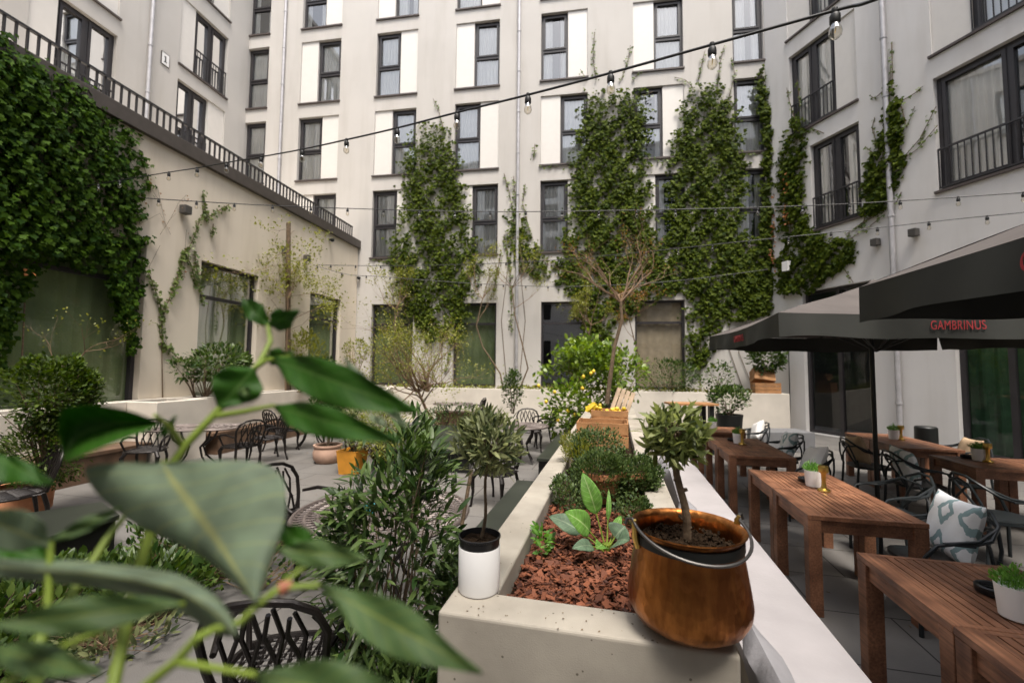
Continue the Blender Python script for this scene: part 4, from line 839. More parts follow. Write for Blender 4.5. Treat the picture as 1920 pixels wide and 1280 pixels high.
wallivy('tall ivy column left of centre on the rear facade, standing alone between two window columns',BACK,[(228,790,832),(270,772,846),(320,768,853),(370,762,866),(430,752,872),(480,738,888),(520,742,885),(560,752,868),(610,785,862),(640,800,850)],9500,.105,'ivy2',
  [[(835,255),(822,205),(812,185)],[(770,300),(755,330)],[(700,487),(745,492),(790,490)],[(870,470),(900,520),(885,560)],[(835,600),(845,650),(835,700)]],[[(812,720),(806,620),(800,450),(808,280)],[(828,720),(830,600),(835,400)]],edge=9)
wallivy('thin ivy strands on both sides of the central downpipe of the rear facade',BACK,[(390,952,972),(430,955,985),(470,960,1010),(500,975,1020),(520,1000,1025)],650,.11,'ivy2',
  [[(945,325),(955,360),(963,400),(960,450)],[(963,330),(966,380),(962,430)],[(985,345),(980,380),(990,420),(1000,450)],[(945,440),(955,500),(960,560),(958,620)],[(1003,270),(1000,300)],[(940,470),(930,520),(925,560)]],[[(975,700),(985,600),(975,500),(968,400)],[(950,720),(940,600),(955,480)]],edge=6,d1=.08)
wallivy('widest ivy column in the centre right of the rear facade, reaching the third floor',BACK,[(165,1105,1200),(200,1100,1205),(250,1092,1205),(300,1085,1200),(340,1082,1210),(380,1074,1215),(420,1070,1222),(470,1062,1232),(500,1045,1260),(530,1050,1270),(555,1090,1240),(600,1100,1150),(640,1105,1135)],14500,.105,'ivy2',
  [[(1118,150),(1112,110),(1115,60)],[(1165,150),(1178,110),(1182,85)],[(1100,150),(1088,130)],[(1185,150),(1200,135)],[(1013,310),(1050,314),(1085,308)],[(1030,480),(1010,495),(1000,505)],[(1205,180),(1225,172)],[(1215,295),(1245,300),(1270,296)]],[[(1120,720),(1118,600),(1130,400),(1125,200)],[(1150,560),(1160,400),(1165,200)],[(1125,720),(1135,600),(1180,520),(1190,400)]],edge=10)
wallivy('dense ivy column right of the centre of the rear facade with two pointed tops',BACK,[(155,1300,1340),(190,1288,1372),(240,1283,1380),(280,1262,1385),(330,1262,1390),(380,1262,1385),(430,1258,1390),(480,1240,1430),(520,1235,1450),(550,1290,1440),(590,1300,1345),(640,1300,1335),(690,1298,1325)],13500,.105,'ivy2',
  [[(1300,165),(1285,150),(1265,145)],[(1310,150),(1318,110),(1322,95)],[(1345,170),(1350,120),(1358,85)],[(1365,190),(1378,140),(1372,110)],[(1388,280),(1410,290),(1435,285)],[(1225,470),(1245,480),(1270,475)],[(1340,600),(1365,560)],[(1310,700),(1315,730)]],[[(1312,735),(1315,600),(1325,400),(1320,200)],[(1340,560),(1350,400),(1360,220)]],edge=10)
wallivy('ivy column in the right corner of the rear facade beside the angled wing',BACK,[(120,1424,1436),(180,1425,1452),(230,1438,1465),(280,1440,1462),(340,1436,1462),(400,1435,1462),(460,1425,1465),(490,1385,1464),(530,1385,1462),(570,1380,1462),(600,1370,1400)],7500,.105,'ivy2',
  [[(1425,150),(1430,130)],[(1445,160),(1446,110),(1448,95)]],[[(1462,735),(1440,640),(1448,400),(1445,200)],[(1395,735),(1362,640),(1380,560)],[(1415,735),(1385,660),(1410,560)]],edge=5,red=[[(1460,340),(1452,420),(1448,480),(1452,510)]])
wallivy('ivy spreading along the foot of the angled wing below its lowest balcony',RIGHT,[(210,1495,1500),(240,1473,1505),(290,1463,1510),(340,1458,1505),(390,1458,1506),(430,1458,1520),(452,1474,1600),(480,1458,1602),(510,1458,1570),(550,1458,1510)],6000,.1,'ivy2',
  [[(1495,240),(1480,190),(1475,165)],[(1500,200),(1495,150)],[(1545,470),(1580,500),(1600,530)],[(1600,430),(1640,405),(1665,380)],[(1590,450),(1630,425),(1660,400)],[(1585,440),(1625,412),(1650,395)],[(1545,250),(1520,240),(1500,260)],[(1570,500),(1560,525)]],[[(1470,560),(1480,450),(1490,350),(1495,260)]],edge=6,red=[[(1474,330),(1475,420)]])
wallivy('ivy climbing the right-hand downpipe in a dense narrow tongue',RIGHT,[(150,1664,1672),(195,1662,1690),(240,1655,1690),(280,1640,1690),(310,1625,1695),(345,1618,1680),(380,1614,1665),(405,1610,1640)],2600,.095,'ivy2',
  [[(1672,80),(1673,130),(1672,180)],[(1662,165),(1640,185),(1632,180)],[(1690,190),(1715,175),(1730,162)],[(1690,200),(1700,240),(1715,200)],[(1690,300),(1725,260),(1755,200)],[(1690,300),(1720,280),(1758,235)],[(1650,290),(1635,240),(1640,220)],[(1690,360),(1680,380),(1665,385)],[(1640,290),(1622,275)]],[[(1615,430),(1645,330),(1665,250),(1670,120)]],edge=5,d1=.16)
t=wallivy('huge dark ivy mass covering the upper left wall and hanging over the first window',LEFTW,[(60,-120,10),(90,-120,40),(130,-120,110),(170,-120,165),(210,-120,205),(250,-120,245),(290,-120,262),(330,-120,272),(370,-120,268),(410,-120,262),(450,-120,268),(480,-120,262)],16000,.08,'ivy',
  [[(275,330),(285,350)],[(265,300),(280,310)]],[[(40,700),(50,500),(90,300),(80,150)]],base=(20,700),edge=13,d1=.34)
for rows,n in (([(470,195,268),(520,200,265),(570,212,258),(620,232,255),(665,243,252)],1900),([(470,-100,120),(510,-100,75),(550,-100,50),(600,-100,32),(650,-100,14),(700,-80,5)],3000),([(460,110,200),(490,130,190),(510,160,175)],420)):
    ivyleaves('hanging_foliage',M['ivy'],t,LEFTW,spans(LEFTW,rows,n,.1,edge=7,d1=.25),.078)
ivyleaves('red_foliage',M['ivyred'],t,LEFTW,strands(LEFTW,[[(20,505),(55,508)],[(40,322),(55,326)]],.06,.06,.3),.08)
wallivy('two separate ivy strands forking upwards on the cream wall between the windows',LEFTW,[],0,.085,'ivyl',
  [[(305,660),(303,600),(310,578),(330,530),(345,480),(362,450),(375,410),(390,395)],[(308,600),(300,570),(290,540),(278,510)],[(330,540),(338,500),(345,470)],[(385,410),(383,370),(380,358)],[(385,410),(410,395),(430,383)],[(400,420),(398,440)],[(345,470),(360,500),(368,540)],[(305,640),(330,668),(345,675)],[(365,470),(368,500),(375,530),(380,570)]],[[(305,745),(303,640)]],'ivyl',base=(305,745),step=.012)
wallivy('bare dry vine tracery with a few leaves on the cream wall near the dark lamp',LEFTW,[],0,.05,'ivyl',[[(345,372),(350,378),(360,376)],[(270,330),(300,380)],[(295,350),(310,420),(330,400)],[(300,440),(320,410),(335,380),(350,365)],[(265,300),(280,340),(270,380)],[(345,520),(348,450),(350,430)]],[[(262,420),(300,400),(320,440)],[(300,460),(280,500),(290,560)]],'budred',base=(300,460),step=.12,sr=.0035)
# ------------------------------------------------------------------ trees and shrubs
def stuffpot(name,lab,cat,p,prof,m,n=28,group=None,soil=None,sq=False):
    t=thing(name,lab,cat,p,group=group); mb=MB(); mb.lathe(prof,4 if sq else n,cap=False); o=mb.build('pot',M[m],t,smooth=not sq)
    if sq: o.rotation_euler=(0,0,R(45)-TH)
    if soil: s=MB(); s.lathe([(0,soil[1]+.01),(soil[0]*.5,soil[1]+.012),(soil[0],soil[1])],4 if sq else n,cap=False); so_=s.build('soil',M['soil'],t); so_.rotation_euler=o.rotation_euler
    return t
# copper cauldron with a bay standard
cp=Vector((.592,1.49,1.0)); 
t=thing('copper_pot','large tarnished copper cauldron with iron handle on the near corner of the concrete planter','pot',cp)
prof=[(0,.0),(.09,.003),(.135,.016),(.172,.042),(.190,.075),(.194,.105),(.188,.15),(.180,.20),(.172,.25),(.167,.29),(.168,.308),(.176,.322),(.182,.326),(.180,.330),(.170,.325),(.161,.31),(.159,.28),(.162,.25)]
mb=MB(); mb.lathe(prof,56,cap=False); mb.build('cauldron',M['copper'],t,smooth=True)
mb=MB(); mb.lathe([(0,.275),(.08,.272),(.14,.264),(.163,.258)],30,cap=False)
mb.v=[(x,y,z+random.uniform(-.012,.012)) for x,y,z in mb.v]; mb.build('soil',M['soil'],t)
mb=MB()
for k in range(420):
    a=random.uniform(0,6.283); q=.15*math.sqrt(random.random()); z=.272+random.uniform(-.004,.012); e=random.uniform(.003,.010)
    ax=Vector(rv(1)[0]); ay=ax.orthogonal().normalized(); mb.obox((q*math.cos(a),q*math.sin(a),z),ax,ay,ax.cross(ay),(e,e*.6,e*.5))
tag(mb.build('soil_clods',M['soil'],t),kind='stuff')
mb=MB(); mb.lathe([(.1665,.276),(.1735,.278),(.1735,.306),(.1685,.308)],48,cap=False); mb.build('iron_band',M['black'],t,smooth=True)
mb=MB(); P=[]
for i in range(25):
    a=math.pi*i/24; tilt=-.03; P.append(((.186)*math.cos(a),-.178*math.sin(a)-.012,.340-.062*math.sin(a)))
mb.tube(P,.0052,8)
for sx in (-1,1): mb.tube([(sx*.186,-.012,.340),(sx*.192,.002,.358),(sx*.206,.010,.356),(sx*.213,.01,.338)],.005,8)
o=mb.build('handle',M['iron'],t,smooth=True); o.rotation_euler=(0,0,R(8))
for sx in (-1,1):
    mb=MB(); mb.tube([(sx*.172,0,.265),(sx*.182,0,.30),(sx*.184,0,.34),(sx*.187,-.006,.356)],[.010,.011,.010,.005],8); o=mb.build('handle_lug',M['brass'],t,smooth=True); o.rotation_euler=(0,0,R(8))
def standard(lab,base,top,crownc,rad,n,m,size,tpl,name='topiary_tree',cr='crown',trr=.011,stubs=0,out=1.0,flatz=1.0):
    t=thing(name,lab,'tree',base); mb=MB(); b=Vector(base); c=Vector(crownc); pts=[b+(c-b)*k+Vector((.008*math.sin(k*7),.006*math.cos(k*9),0)) for k in [i/8 for i in range(9)]]
    mb.tube(pts,[trr*(1.15-.35*i/8) for i in range(9)],9)
    for k in range(stubs):
        q=b.lerp(c,.15+.5*k/max(1,stubs)); a=random.uniform(0,6.3); mb.tube([q,q+Vector((math.cos(a)*.02,math.sin(a)*.02,.006))],[.008,.006],6)
    mb.build('trunk',M['bark'],t,True,True)
    br=MB()
    tips=[]
    for k in range(int(30+rad*150)):
        d=rv(1)[0]; d[2]=abs(d[2])*.7-.25; e=c+Vector((d[0]*rad*.85,d[1]*rad*.85,d[2]*rad*.85)); s_=c-Vector((0,0,rad*.35)); m_=s_.lerp(e,.5)+Vector((0,0,.02)); br.tube([s_,m_,e],[.004,.003,.0015],4); tips.append((e,Vector(d)))
    br.build('branches',M['bark'],t,True)
    P,O=blob(n,tuple(c),(rad,rad,rad*flatz),clump=26,cl=.27,lump=.28); A=O*.5*out+rv(n)*.85+np.array([0,0,.65]); N=rv(n)*.7+O*.5+np.array([0,0,.8])
    leaves(cr,M[m],t,P,A,N,size*(.6+.7*rng.random(n)),tpl); return t
standard('small bay tree standard with a ball crown rising out of the copper cauldron',tuple(cp+Vector((.0,-.0,.262))),None,tuple(atv(1265,812,1.5)),.098,760,'bay',.052,T_lance(.15,.2),stubs=6,trr=.0125,flatz=.95)
# white pot with small olive standard
wp=Vector((atz(898,1104,1.0).x,atz(898,1104,1.0).y,1.0))
t=thing('white_pot','round matt white pot with black inner pot on the left corner of the concrete planter','pot',wp)
mb=MB(); mb.lathe([(0,0),(.070,0),(.077,.004),(.0785,.012),(.080,.165),(.078,.168),(.075,.165),(.073,.02)],48,cap=False); mb.build('cover_pot',M['white'],t,smooth=True)
mb=MB(); mb.lathe([(.0735,.12),(.0755,.165),(.078,.196),(.0815,.198),(.0815,.204),(.077,.205),(.073,.185)],40,cap=False); mb.build('inner_pot',M['blackplastic'],t,smooth=True)
mb=MB(); mb.lathe([(0,.19),(.04,.188),(.075,.183)],24,cap=False); mb.v=[(x,y,z+random.uniform(-.005,.005)) for x,y,z in mb.v]; mb.build('soil',M['soil'],t)
standard('small olive tree standard in the white pot with thin trunk and loose grey green crown',tuple(wp+Vector((.006,0,.188))),None,tuple(atv(920,836,1.7)),.120,760,'olive',.056,T_lance(.115,.12),trr=.006,stubs=0)
# big oleander / olive shrub left of the white pot
def bush(lab,base,c,r,n,m,size,tpl=LANCE,name='shrub',stn=14,clump=22,cl=.3,out=.8,up=.3,pr=.012,cat='shrub',lump=.25,bark='bark'):
    t=thing(name,lab,cat,base); mb=MB(); b=Vector(base)
    P,O=blob(n,c,r,clump=clump,cl=cl,lump=lump)
    for k in range(stn):
        e=Vector(P[random.randrange(len(P))]); m_=b.lerp(e,.5)+Vector((random.gauss(0,.1)*r[0],random.gauss(0,.1)*r[1],.1*r[2])); mb.tube([b+Vector((random.gauss(0,.02),random.gauss(0,.02),0)),m_,e],[pr,pr*.6,pr*.25],5)
    mb.build('stems',M[bark],t,True); A=O*out+rv(n)*.6+np.array([0,0,up]); N=rv(n)*.6+O*.3+np.array([0,0,1.])
    leaves('foliage',M[m],t,P,A,N,size*(.55+.8*rng.random(n)),tpl); return t
bb_=(-.62,2.15,0)
bush('large grey green oleander shrub filling the gap left of the white pot and planter end',bb_,(-.55,2.2,.90),(.36,.36,.66),3000,'olived',.088,T_lance(.11,.15),clump=70,cl=.13,pr=.008,stn=70,up=.12,out=.7)
bush('low dense part of the oleander shrub tumbling down beside the planter wall',(-.5,1.95,0),(-.5,2.0,.32),(.36,.35,.34),1700,'olived',.085,T_lance(.11,.15),clump=30,cl=.26,stn=18)
t=thing('plant_stake','thin brown wooden stake standing in the oleander shrub','stake',atz(868,1300,0)); mb=MB(); mb.tube([atv(866,985,2.3),atv(884,880,2.35)],.010,7); mb.build('stake',M['bark'],t,True)
# pots, herbs and leafy plants inside the long planter
def tpot(a,b,r,h,m='terra',lab='',z=.9,tilt=0): 
    p=D(a,b,z); return stuffpot('terracotta_pot',lab,'pot',p,[(0,0),(r*.68,0),(r*.72,.01),(r*.95,h*.82),(r*1.05,h*.83),(r*1.06,h),(r*.97,h),(r*.93,h*.86)],m,soil=(r*.94,h*.9),group='terracotta pots in the long planter')
for i,(px,py,r,lab,lb2) in enumerate([(1128,905,.14,'terracotta pot under the left of the thyme cushions in the long planter','round dark green thyme cushion, left and nearest in the long planter'),(1185,905,.13,'terracotta pot under the right thyme cushion beside the planter wall','round dark green thyme cushion on the right against the planter wall'),(1120,855,.15,'terracotta pot behind the other two herb pots in the long planter','tall grey green herb cushion behind the two near thyme pots')]):
    v=[3.2,3.25,3.9][i]; p=atv(px,py,v); c=Vector((p.x,p.y,.9)); 
    tt_=stuffpot('terracotta_pot',lab,'pot',c,[(0,0),(r*.68,0),(r*.72,.01),(r*.95,.17),(r*1.05,.172),(r*1.06,.21),(r*.97,.21),(r*.93,.18)],'terra',soil=(r*.94,.19),group='terracotta pots in the long planter')
    cz=H-(py-24-693)*v/F
    bush(lb2,(c.x,c.y,1.08),(c.x,c.y,cz-.03),(r*1.65,r*1.6,r*1.25),5200,'thyme',.022,OVAL,'herb_plant',30,24,.25,.8,.7,.003,'herb')
bush('small dark thyme clump low on the left inside the planter wall',tuple(D(-.32,3.0,.9)),tuple(D(-.30,3.0,1.02)),(.13,.2,.12),1500,'thyme',.022,OVAL,'herb_plant',18,16,.26,.8,.7,.003,'herb')
bush('small dark thyme clump low on the right below the terracotta pot',tuple(D(.08,2.75,.9)),tuple(D(.1,2.8,.99)),(.10,.14,.1),1100,'thyme',.022,OVAL,'herb_plant',18,16,.26,.8,.7,.003,'herb')
bush('wispy yellow green and brown grass tuft on the left rim of the planter',tuple(D(-.34,3.9,.9)),tuple(D(-.36,3.9,1.12)),(.12,.3,.16),1100,'yg',.05,NARROW,'grass_tuft',30,16,.26,.6,1.0,.002,'plant',bark='twig')
def bigleafmesh(base,tip,wd,nrmv,droop=.2,fold=.25,n=10,across=5,shape=None):
    """a single leaf surface from base to tip with folded blade, returns verts, faces, across values"""
    b=Vector(base); e=Vector(tip); ax=e-b; L=ax.length; ax.normalize(); N=Vector(nrmv); X=ax.cross(N).normalized(); N=X.cross(ax).normalized(); V=[];C=[];Fc=[]
    for i in range(n+1):
        u=i/n; s=(shape(u) if shape else math.sin(math.pi*min(1,u**.75))**.8)*wd
        for j in range(-across,across+1):
            q=j/across; V.append(b+ax*(L*u)+X*(q*s)+N*(fold*abs(q)*s+droop*L*(math.sin(math.pi*u)*.6-u*u*.5)+.012*L*math.sin(u*25+q*2)*abs(q))); C.append(abs(q))
    w_=2*across+1
    for i in range(n):
        for j in range(2*across): Fc.append((i*w_+j,i*w_+j+1,(i+1)*w_+j+1,(i+1)*w_+j))
    return V,Fc,C
def leafobj(name,m,parent,args,world=True,**kw):
    V,Fc,C=bigleafmesh(*args,**kw); mb=MB(); mb.add(V,Fc); o=mb.build(name,m,parent,world,True)
    at=o.data.attributes.new('across','FLOAT','POINT'); at.data.foreach_set('value',C); at=o.data.attributes.new('along','FLOAT','POINT'); at.data.foreach_set('value',[(i//11)/(len(C)//11-1) for i in range(len(C))])
    so_=o.modifiers.new('thickness','SOLIDIFY'); so_.thickness=.0006; return o
M['hl1']=bigleaf('primula_leaf',(.16,.33,.06),(.38,.5,.2)); M['hl2']=bigleaf('grey_foxglove_leaf',(.16,.24,.15),(.3,.38,.25))
t=thing('leafy_plant','bright green large leaved plant growing out of the bark mulch','plant',D(-.06,2.32,.9)); hb=D(-.05,2.33,.91)
for (px,py,v,wd,m,up) in [(1093,885,2.35,.045,'hl1',.3),(1062,958,2.2,.055,'hl1',1),(1030,965,2.35,.045,'hl2',1),(1178,1010,2.1,.06,'hl2',1),(1172,985,2.3,.055,'hl2',1),(1120,1025,2.05,.03,'hl1',1),(1165,965,2.4,.02,'hl1',1),(1075,1025,2.1,.03,'hl2',1),(1142,915,2.4,.012,'hl1',.5)]:
    tp=atv(px,py,v); leafobj('leaf',M[m],t,(hb+(tp-hb)*.42+Vector((0,0,.02)),tp,wd*1.15,(0,-.75,up*.8)),droop=.15,fold=.15)
    mb=MB(); mb.tube([hb,hb.lerp(tp,.25)+Vector((0,0,.015)),hb+(tp-hb)*.44+Vector((0,0,.02))],[.005,.004,.003],6); mb.build('stalk',M['stem'],t,True,True)
mb=MB()
for k in range(8): a=k*.8; mb.tube([hb,hb+Vector((.02*math.cos(a),.02*math.sin(a),.05))],.004,5)
mb.build('stalks',M['stem'],t,True)
bush('sprig of small bright leaves at the inner left wall of the planter beside the mulch',tuple(D(-.38,2.25,.9)),tuple(D(-.38,2.3,.97)),(.05,.16,.08),160,'herb',.035,OVAL,'herb_plant',8,8,.3,.8,.5,.003,'herb')
# crates
def crate(name,lab,c,rz,L,W,Hh,m,tilt=None,sl=3,grp=None):
    t=thing(name,lab,'crate',c,rz,grp); th=.012; g=Hh/sl
    for (x0,x1,y0,y1) in ((-L/2,L/2,-W/2,-W/2+th),(-L/2,L/2,W/2-th,W/2),(-L/2,-L/2+th,-W/2+th,W/2-th),(L/2-th,L/2,-W/2+th,W/2-th)):
        mb=MB()
        for k in range(sl): mb.box(x0,x1,y0,y1,g*k+.008,g*(k+1)-.008)
        bevel(mb.build('side_slats',M[m],t),.002)
    mb=MB()
    for sx in (-1,1):
        for sy in (-1,1): mb.box(sx*(L/2-th-.015)-.014,sx*(L/2-th-.015)+.014,sy*(W/2-th-.015)-.014,sy*(W/2-th-.015)+.014,0.001,Hh-.002)
    mb.build('corner_posts',M[m],t); mb=MB(); mb.box(-L/2+th,L/2-th,-W/2+th,W/2-th,.0,.01); mb.build('bottom',M[m],t)
    if tilt: t.rotation_euler=tilt
    return t
cc=atz(1130,833,ZP); crate('wooden_crate','brown wooden crate standing across the planter in front of the lemon crate',(cc.x,cc.y,1.0),-TH,.55,.42,.27,'crate',sl=2)
cc2=D(-.10,7.0,1.0); crate('wooden_crate','brown wooden crate full of lemons and yellow cloth farther along the planter',tuple(cc2),-TH,.55,.4,.22,'crate',sl=2)
le=MB()
t=thing('lemon_pile','heap of yellow lemons lying in the farther wooden crate','lemons',cc2+Vector((0,0,.15)))
lm=MB(); lm.lathe([(0,-.045),(.012,-.038),(.03,-.02),(.034,0),(.03,.02),(.012,.038),(0,.045)],12,cap=False)
for k in range(15):
    o=bpy.data.objects.new('lemon',lm_me) if k else lm.build('lemon',M['lemon'],t,smooth=True)
    if k==0: lm_me=o.data
    else: col.objects.link(o); o.parent=t
    o.location=(random.uniform(-.2,.2),random.uniform(-.14,.14),random.uniform(.0,.09)); o.rotation_euler=(random.random()*3,random.random()*3,0)
cm=MB(); cm.lathe([(.0,.11),(.03,.105),(.06,.08),(.075,.04),(.09,.0),(.085,-.05),(.1,-.1)],24,cap=False)
cm.v=[(x*(1+.25*math.sin(4*math.atan2(y,x)+z*20)),y*(1+.2*math.sin(5*math.atan2(y,x))),z+.02*math.sin(3*math.atan2(y,x))) for x,y,z in cm.v]
cm=cm.build('yellow_cloth',M['yellow'],smooth=True); cm.location=atv(1110,764,6.9); cm.scale=(.75,.75,.8); cm.rotation_euler=(.5,.6,.2); tag(cm,'crumpled bright yellow cloth hanging over the left end of the lemon crate','cloth')
c3=D(.0,7.6,1.0); t=thing('slatted_panel','pale slatted wooden panel standing upright and tilted behind the lemon crate','wooden panel',c3,0); t.rotation_euler=(R(-14),R(16),R(-32)); t.scale=(.8,.8,.95)
mb=MB()
for k in range(4): mb.box(-.2+.105*k,-.2+.105*k+.085,0,.014,0,.55)
bevel(mb.build('slats',M['palewood'],t),.002); mb=MB(); mb.box(-.2,.2,.015,.035,.08,.13); mb.box(-.2,.2,.015,.035,.42,.47); mb.build('battens',M['palewood'],t)
c4=BACK.p(BACK.sz(1437,742,1.1)[0],1.15,1.05); crate('wooden_crate','brown slatted crate on the right end of the rear planter',tuple(c4),-R(9),.72,.4,.32,'crate',sl=3)
c5=c4+Vector((-.05,.05,.33)); crate('wooden_crate','tilted open crate with plants stacked on the crate at the end of the rear planter',tuple(c5),0,.6,.36,.4,'crate',(R(-28),R(8),R(-9)),3)
bush('leafy green plant growing out of the tilted crate on the rear planter',tuple(c5),tuple(c5+Vector((.15,.1,.75))),(.55,.4,.5),1200,'shrub',.11,OVAL,'potted_plant',14,18,.3,cat='plant')
# maple-like tree and lemon tree
def tree(lab,pts,r,tips_n,L,depth,m,size,k,spread=.5,up=.1,name='small_tree',n=3,sp=.05,bark='bark',tpl=OVAL,cat='tree',extra=(),jit=.16):
    t=thing(name,lab,cat,pts[0]); mb=MB(); tips=[]; mb.tube(pts,[r*(1-.4*i/(len(pts)-1)) for i in range(len(pts))],8); br=MB(); P=[Vector(p) for p in pts]
    for kk in range(tips_n):
        q=P[-1] if kk<tips_n*.7 else P[-1].lerp(P[-2],random.random()); d=(P[-1]-P[-2]).normalized()*.5+Vector((random.gauss(0,1),random.gauss(0,1),random.uniform(.1,1))).normalized(); grow(q,d,L*random.uniform(.7,1.2),r*.45,depth,br,tips,spread,up,n,jit=jit)
    for (a,b_) in extra:
        a=Vector(a); b_=Vector(b_); grow(a,b_-a,(b_-a).length,r*.4,depth-1 if depth>1 else 1,br,tips,spread,up,n,jit=jit)
    mb.build('trunk',M[bark],t,True,True); br.build('branches',M[bark if bark=='twig' else 'twig'],t,True)
    if k: tipleaves('foliage',M[m],t,tips,k,sp,size,tpl)
    return t
v=8.2; tree('slender leaning maple with fine bare reddish branches spreading above the lemon crate',[atv(1138,757,v),atv(1143,715,v),atv(1152,650,v),atv(1166,600,v),atv(1164,565,v)],.045,9,.75,3,'budred',.03,1,.42,.12,sp=.05)
lt=atv(1085,800,10.8); lt.z=0
tree('lemon tree with bright green leaves and yellow fruit left of the long planter',[Vector((lt.x,lt.y,.45)),Vector((lt.x,lt.y,1.0)),Vector((lt.x+.05,lt.y,1.5))],.03,8,.55,2,'lemonleaf',.13,14,.6,.1,name='lemon_tree',sp=.12)
bush('leafy left half of the lemon tree hung with fruit beside the planter',(lt.x,lt.y,.5),tuple(atv(1072,765,10.1)),(.72,.5,.72),1300,'lemonleaf',.12,OVAL,'lemon_tree',18,22,.28,cat='tree')
bush('denser leafy half of the lemon tree reaching over the planter towards the crates',(lt.x+.7,lt.y-.8,.95),(lt.x+.75,lt.y-.6,1.75),(.75,.6,.75),900,'lemonleaf',.13,OVAL,'lemon_tree',16,16,.32,cat='tree')
stuffpot('black_pot','black planter pot on the paving under the lemon tree','pot',(lt.x,lt.y,0),[(0,0),(.28,0),(.34,.45),(.36,.5),(.32,.5),(.3,.44)],'black',soil=(.31,.46))
for k,(px,py) in enumerate([(1010,723),(1024,753),(1046,787),(1094,706),(1108,700),(1113,696),(1065,770),(1078,777),(1092,728),(1125,760),(1040,735)]):
    o=lm.build('lemon',M['lemon'],smooth=True) if k==0 else lf.copy()
    if k==0: lf=o; o.scale=(1.15,)*3
    else: col.objects.link(o)
    o.location=atv(px,py,9.65); tag(o,'yellow lemon hanging in the leaves of the lemon tree','lemon','lemons hanging on the lemon tree')
def bs(px,py,d=.7): return BACK.at(px,py,d)
# planting in front of the rear facade
def plantedtree(lab,px,path,r,tn,L,depth,m,size,k,d=.75,**kw):
    pts=[bs(x,y,d) for x,y in path]; return tree(lab,pts,r,tn,L,depth,m,size,k,**kw)
plantedtree('thin twiggy young tree left of the central downpipe with yellow green buds',0,[(832,730),(800,700),(775,665),(742,620),(740,580)],.03,6,.7,3,'yg',.06,3,sp=.06,up=.3,spread=.4)
plantedtree('slender young tree between the third and fourth ground floor windows with pale buds',0,[(945,735),(938,700),(905,650),(893,610),(905,560)],.03,6,.8,3,'yg',.06,3,sp=.06,up=.3,spread=.4)
plantedtree('curved bare stems rising in front of the central downpipe',0,[(972,735),(990,690),(978,640),(965,590),(960,540)],.028,6,.8,3,'yg',.06,2,sp=.06,up=.35,spread=.35)
plantedtree('spreading tree with reddish tips in front of the third ground floor window',0,[(1080,735),(1086,690),(1100,650),(1108,610)],.03,7,.75,3,'yg',.06,3,sp=.06,up=.15,spread=.55)
plantedtree('bare spindly stems right of the third ground floor window',0,[(1240,735),(1205,690),(1190,640),(1180,600)],.025,5,.6,3,'budred',.05,2,sp=.06,up=.2,spread=.5)
p0=atv(822,800,11.4); p0.z=.3
tree('broad multi stem shrub with an olive haze of fine twigs before the first window',[p0,atv(800,770,11.4),atv(785,735,11.4)],.05,16,1.05,3,'yg',.05,5,.5,.12,name='twiggy_shrub',sp=.1,cat='shrub',bark='twig')
bush('fine olive brown twig mass of the shrub before the first ground floor window',(p0.x-.3,p0.y,1.2),tuple(atv(775,660,11.6)),(1.05,.8,.85),2600,'yg',.055,NARROW,'twiggy_shrub',60,22,.3,.5,.4,.01,'shrub',bark='twig')
bush('small dark upright evergreen against the rear planter wall',tuple(atv(962,775,13)),tuple(atv(963,730,13)),(.34,.3,.6),900,'shrub',.08,OVAL,'evergreen_shrub',10,14,.3)
bush('bluish green spreading shrub on the rear planter below the right ground floor window',tuple(bs(1265,735,.8)),tuple(bs(1255,705,.9)),(.95,.5,.55),1500,'shrub',.1,T_lance(.15,.1),'evergreen_shrub',24,20,.3)
bush('loose green shrub on the rear planter beside the ivy trunk',tuple(bs(1345,735,.8)),tuple(bs(1345,705,.9)),(.5,.4,.5),420,'shrub',.09,OVAL,'evergreen_shrub',16,14,.35)
q=atz(1368,830,0); stuffpot('black_pot','black round pot with a leafy shrub in front of the rear planter at right','pot',(q.x,q.y,0),[(0,0),(.27,0),(.31,.6),(.33,.72),(.29,.72),(.28,.65)],'black',soil=(.28,.66))
bush('leafy green shrub in the black pot in front of the rear planter',(q.x,q.y,.68),(q.x,q.y,1.08),(.48,.4,.36),900,'shrub',.1,T_lance(.2,.1),'potted_shrub',14,16,.3)
q=atz(1190,812,0); stuffpot('black_pot','dark pot hidden behind the bay tree crown beside the bench end','pot',(q.x+.2,q.y+1.5,0),[(0,0),(.22,0),(.26,.5),(.28,.6),(.24,.6),(.23,.55)],'black',soil=(.24,.55))
P=[];
low=rng.random(1600); sL=7+low*12.6; 
gc=leaves('ground_cover',M['yg'],None,np.array([tuple(BACK.p(float(s),1.08+random.random()*.12,.15+random.random()*1.0)) for s in sL]),rv(1600)+np.array([0,0,.9]),rv(1600)+np.array([0,0,1.]),.09*(.5+rng.random(1600)),OVAL); tag(gc,'low yellow green ground cover on the soil of the rear planter','ground cover',kind='stuff')
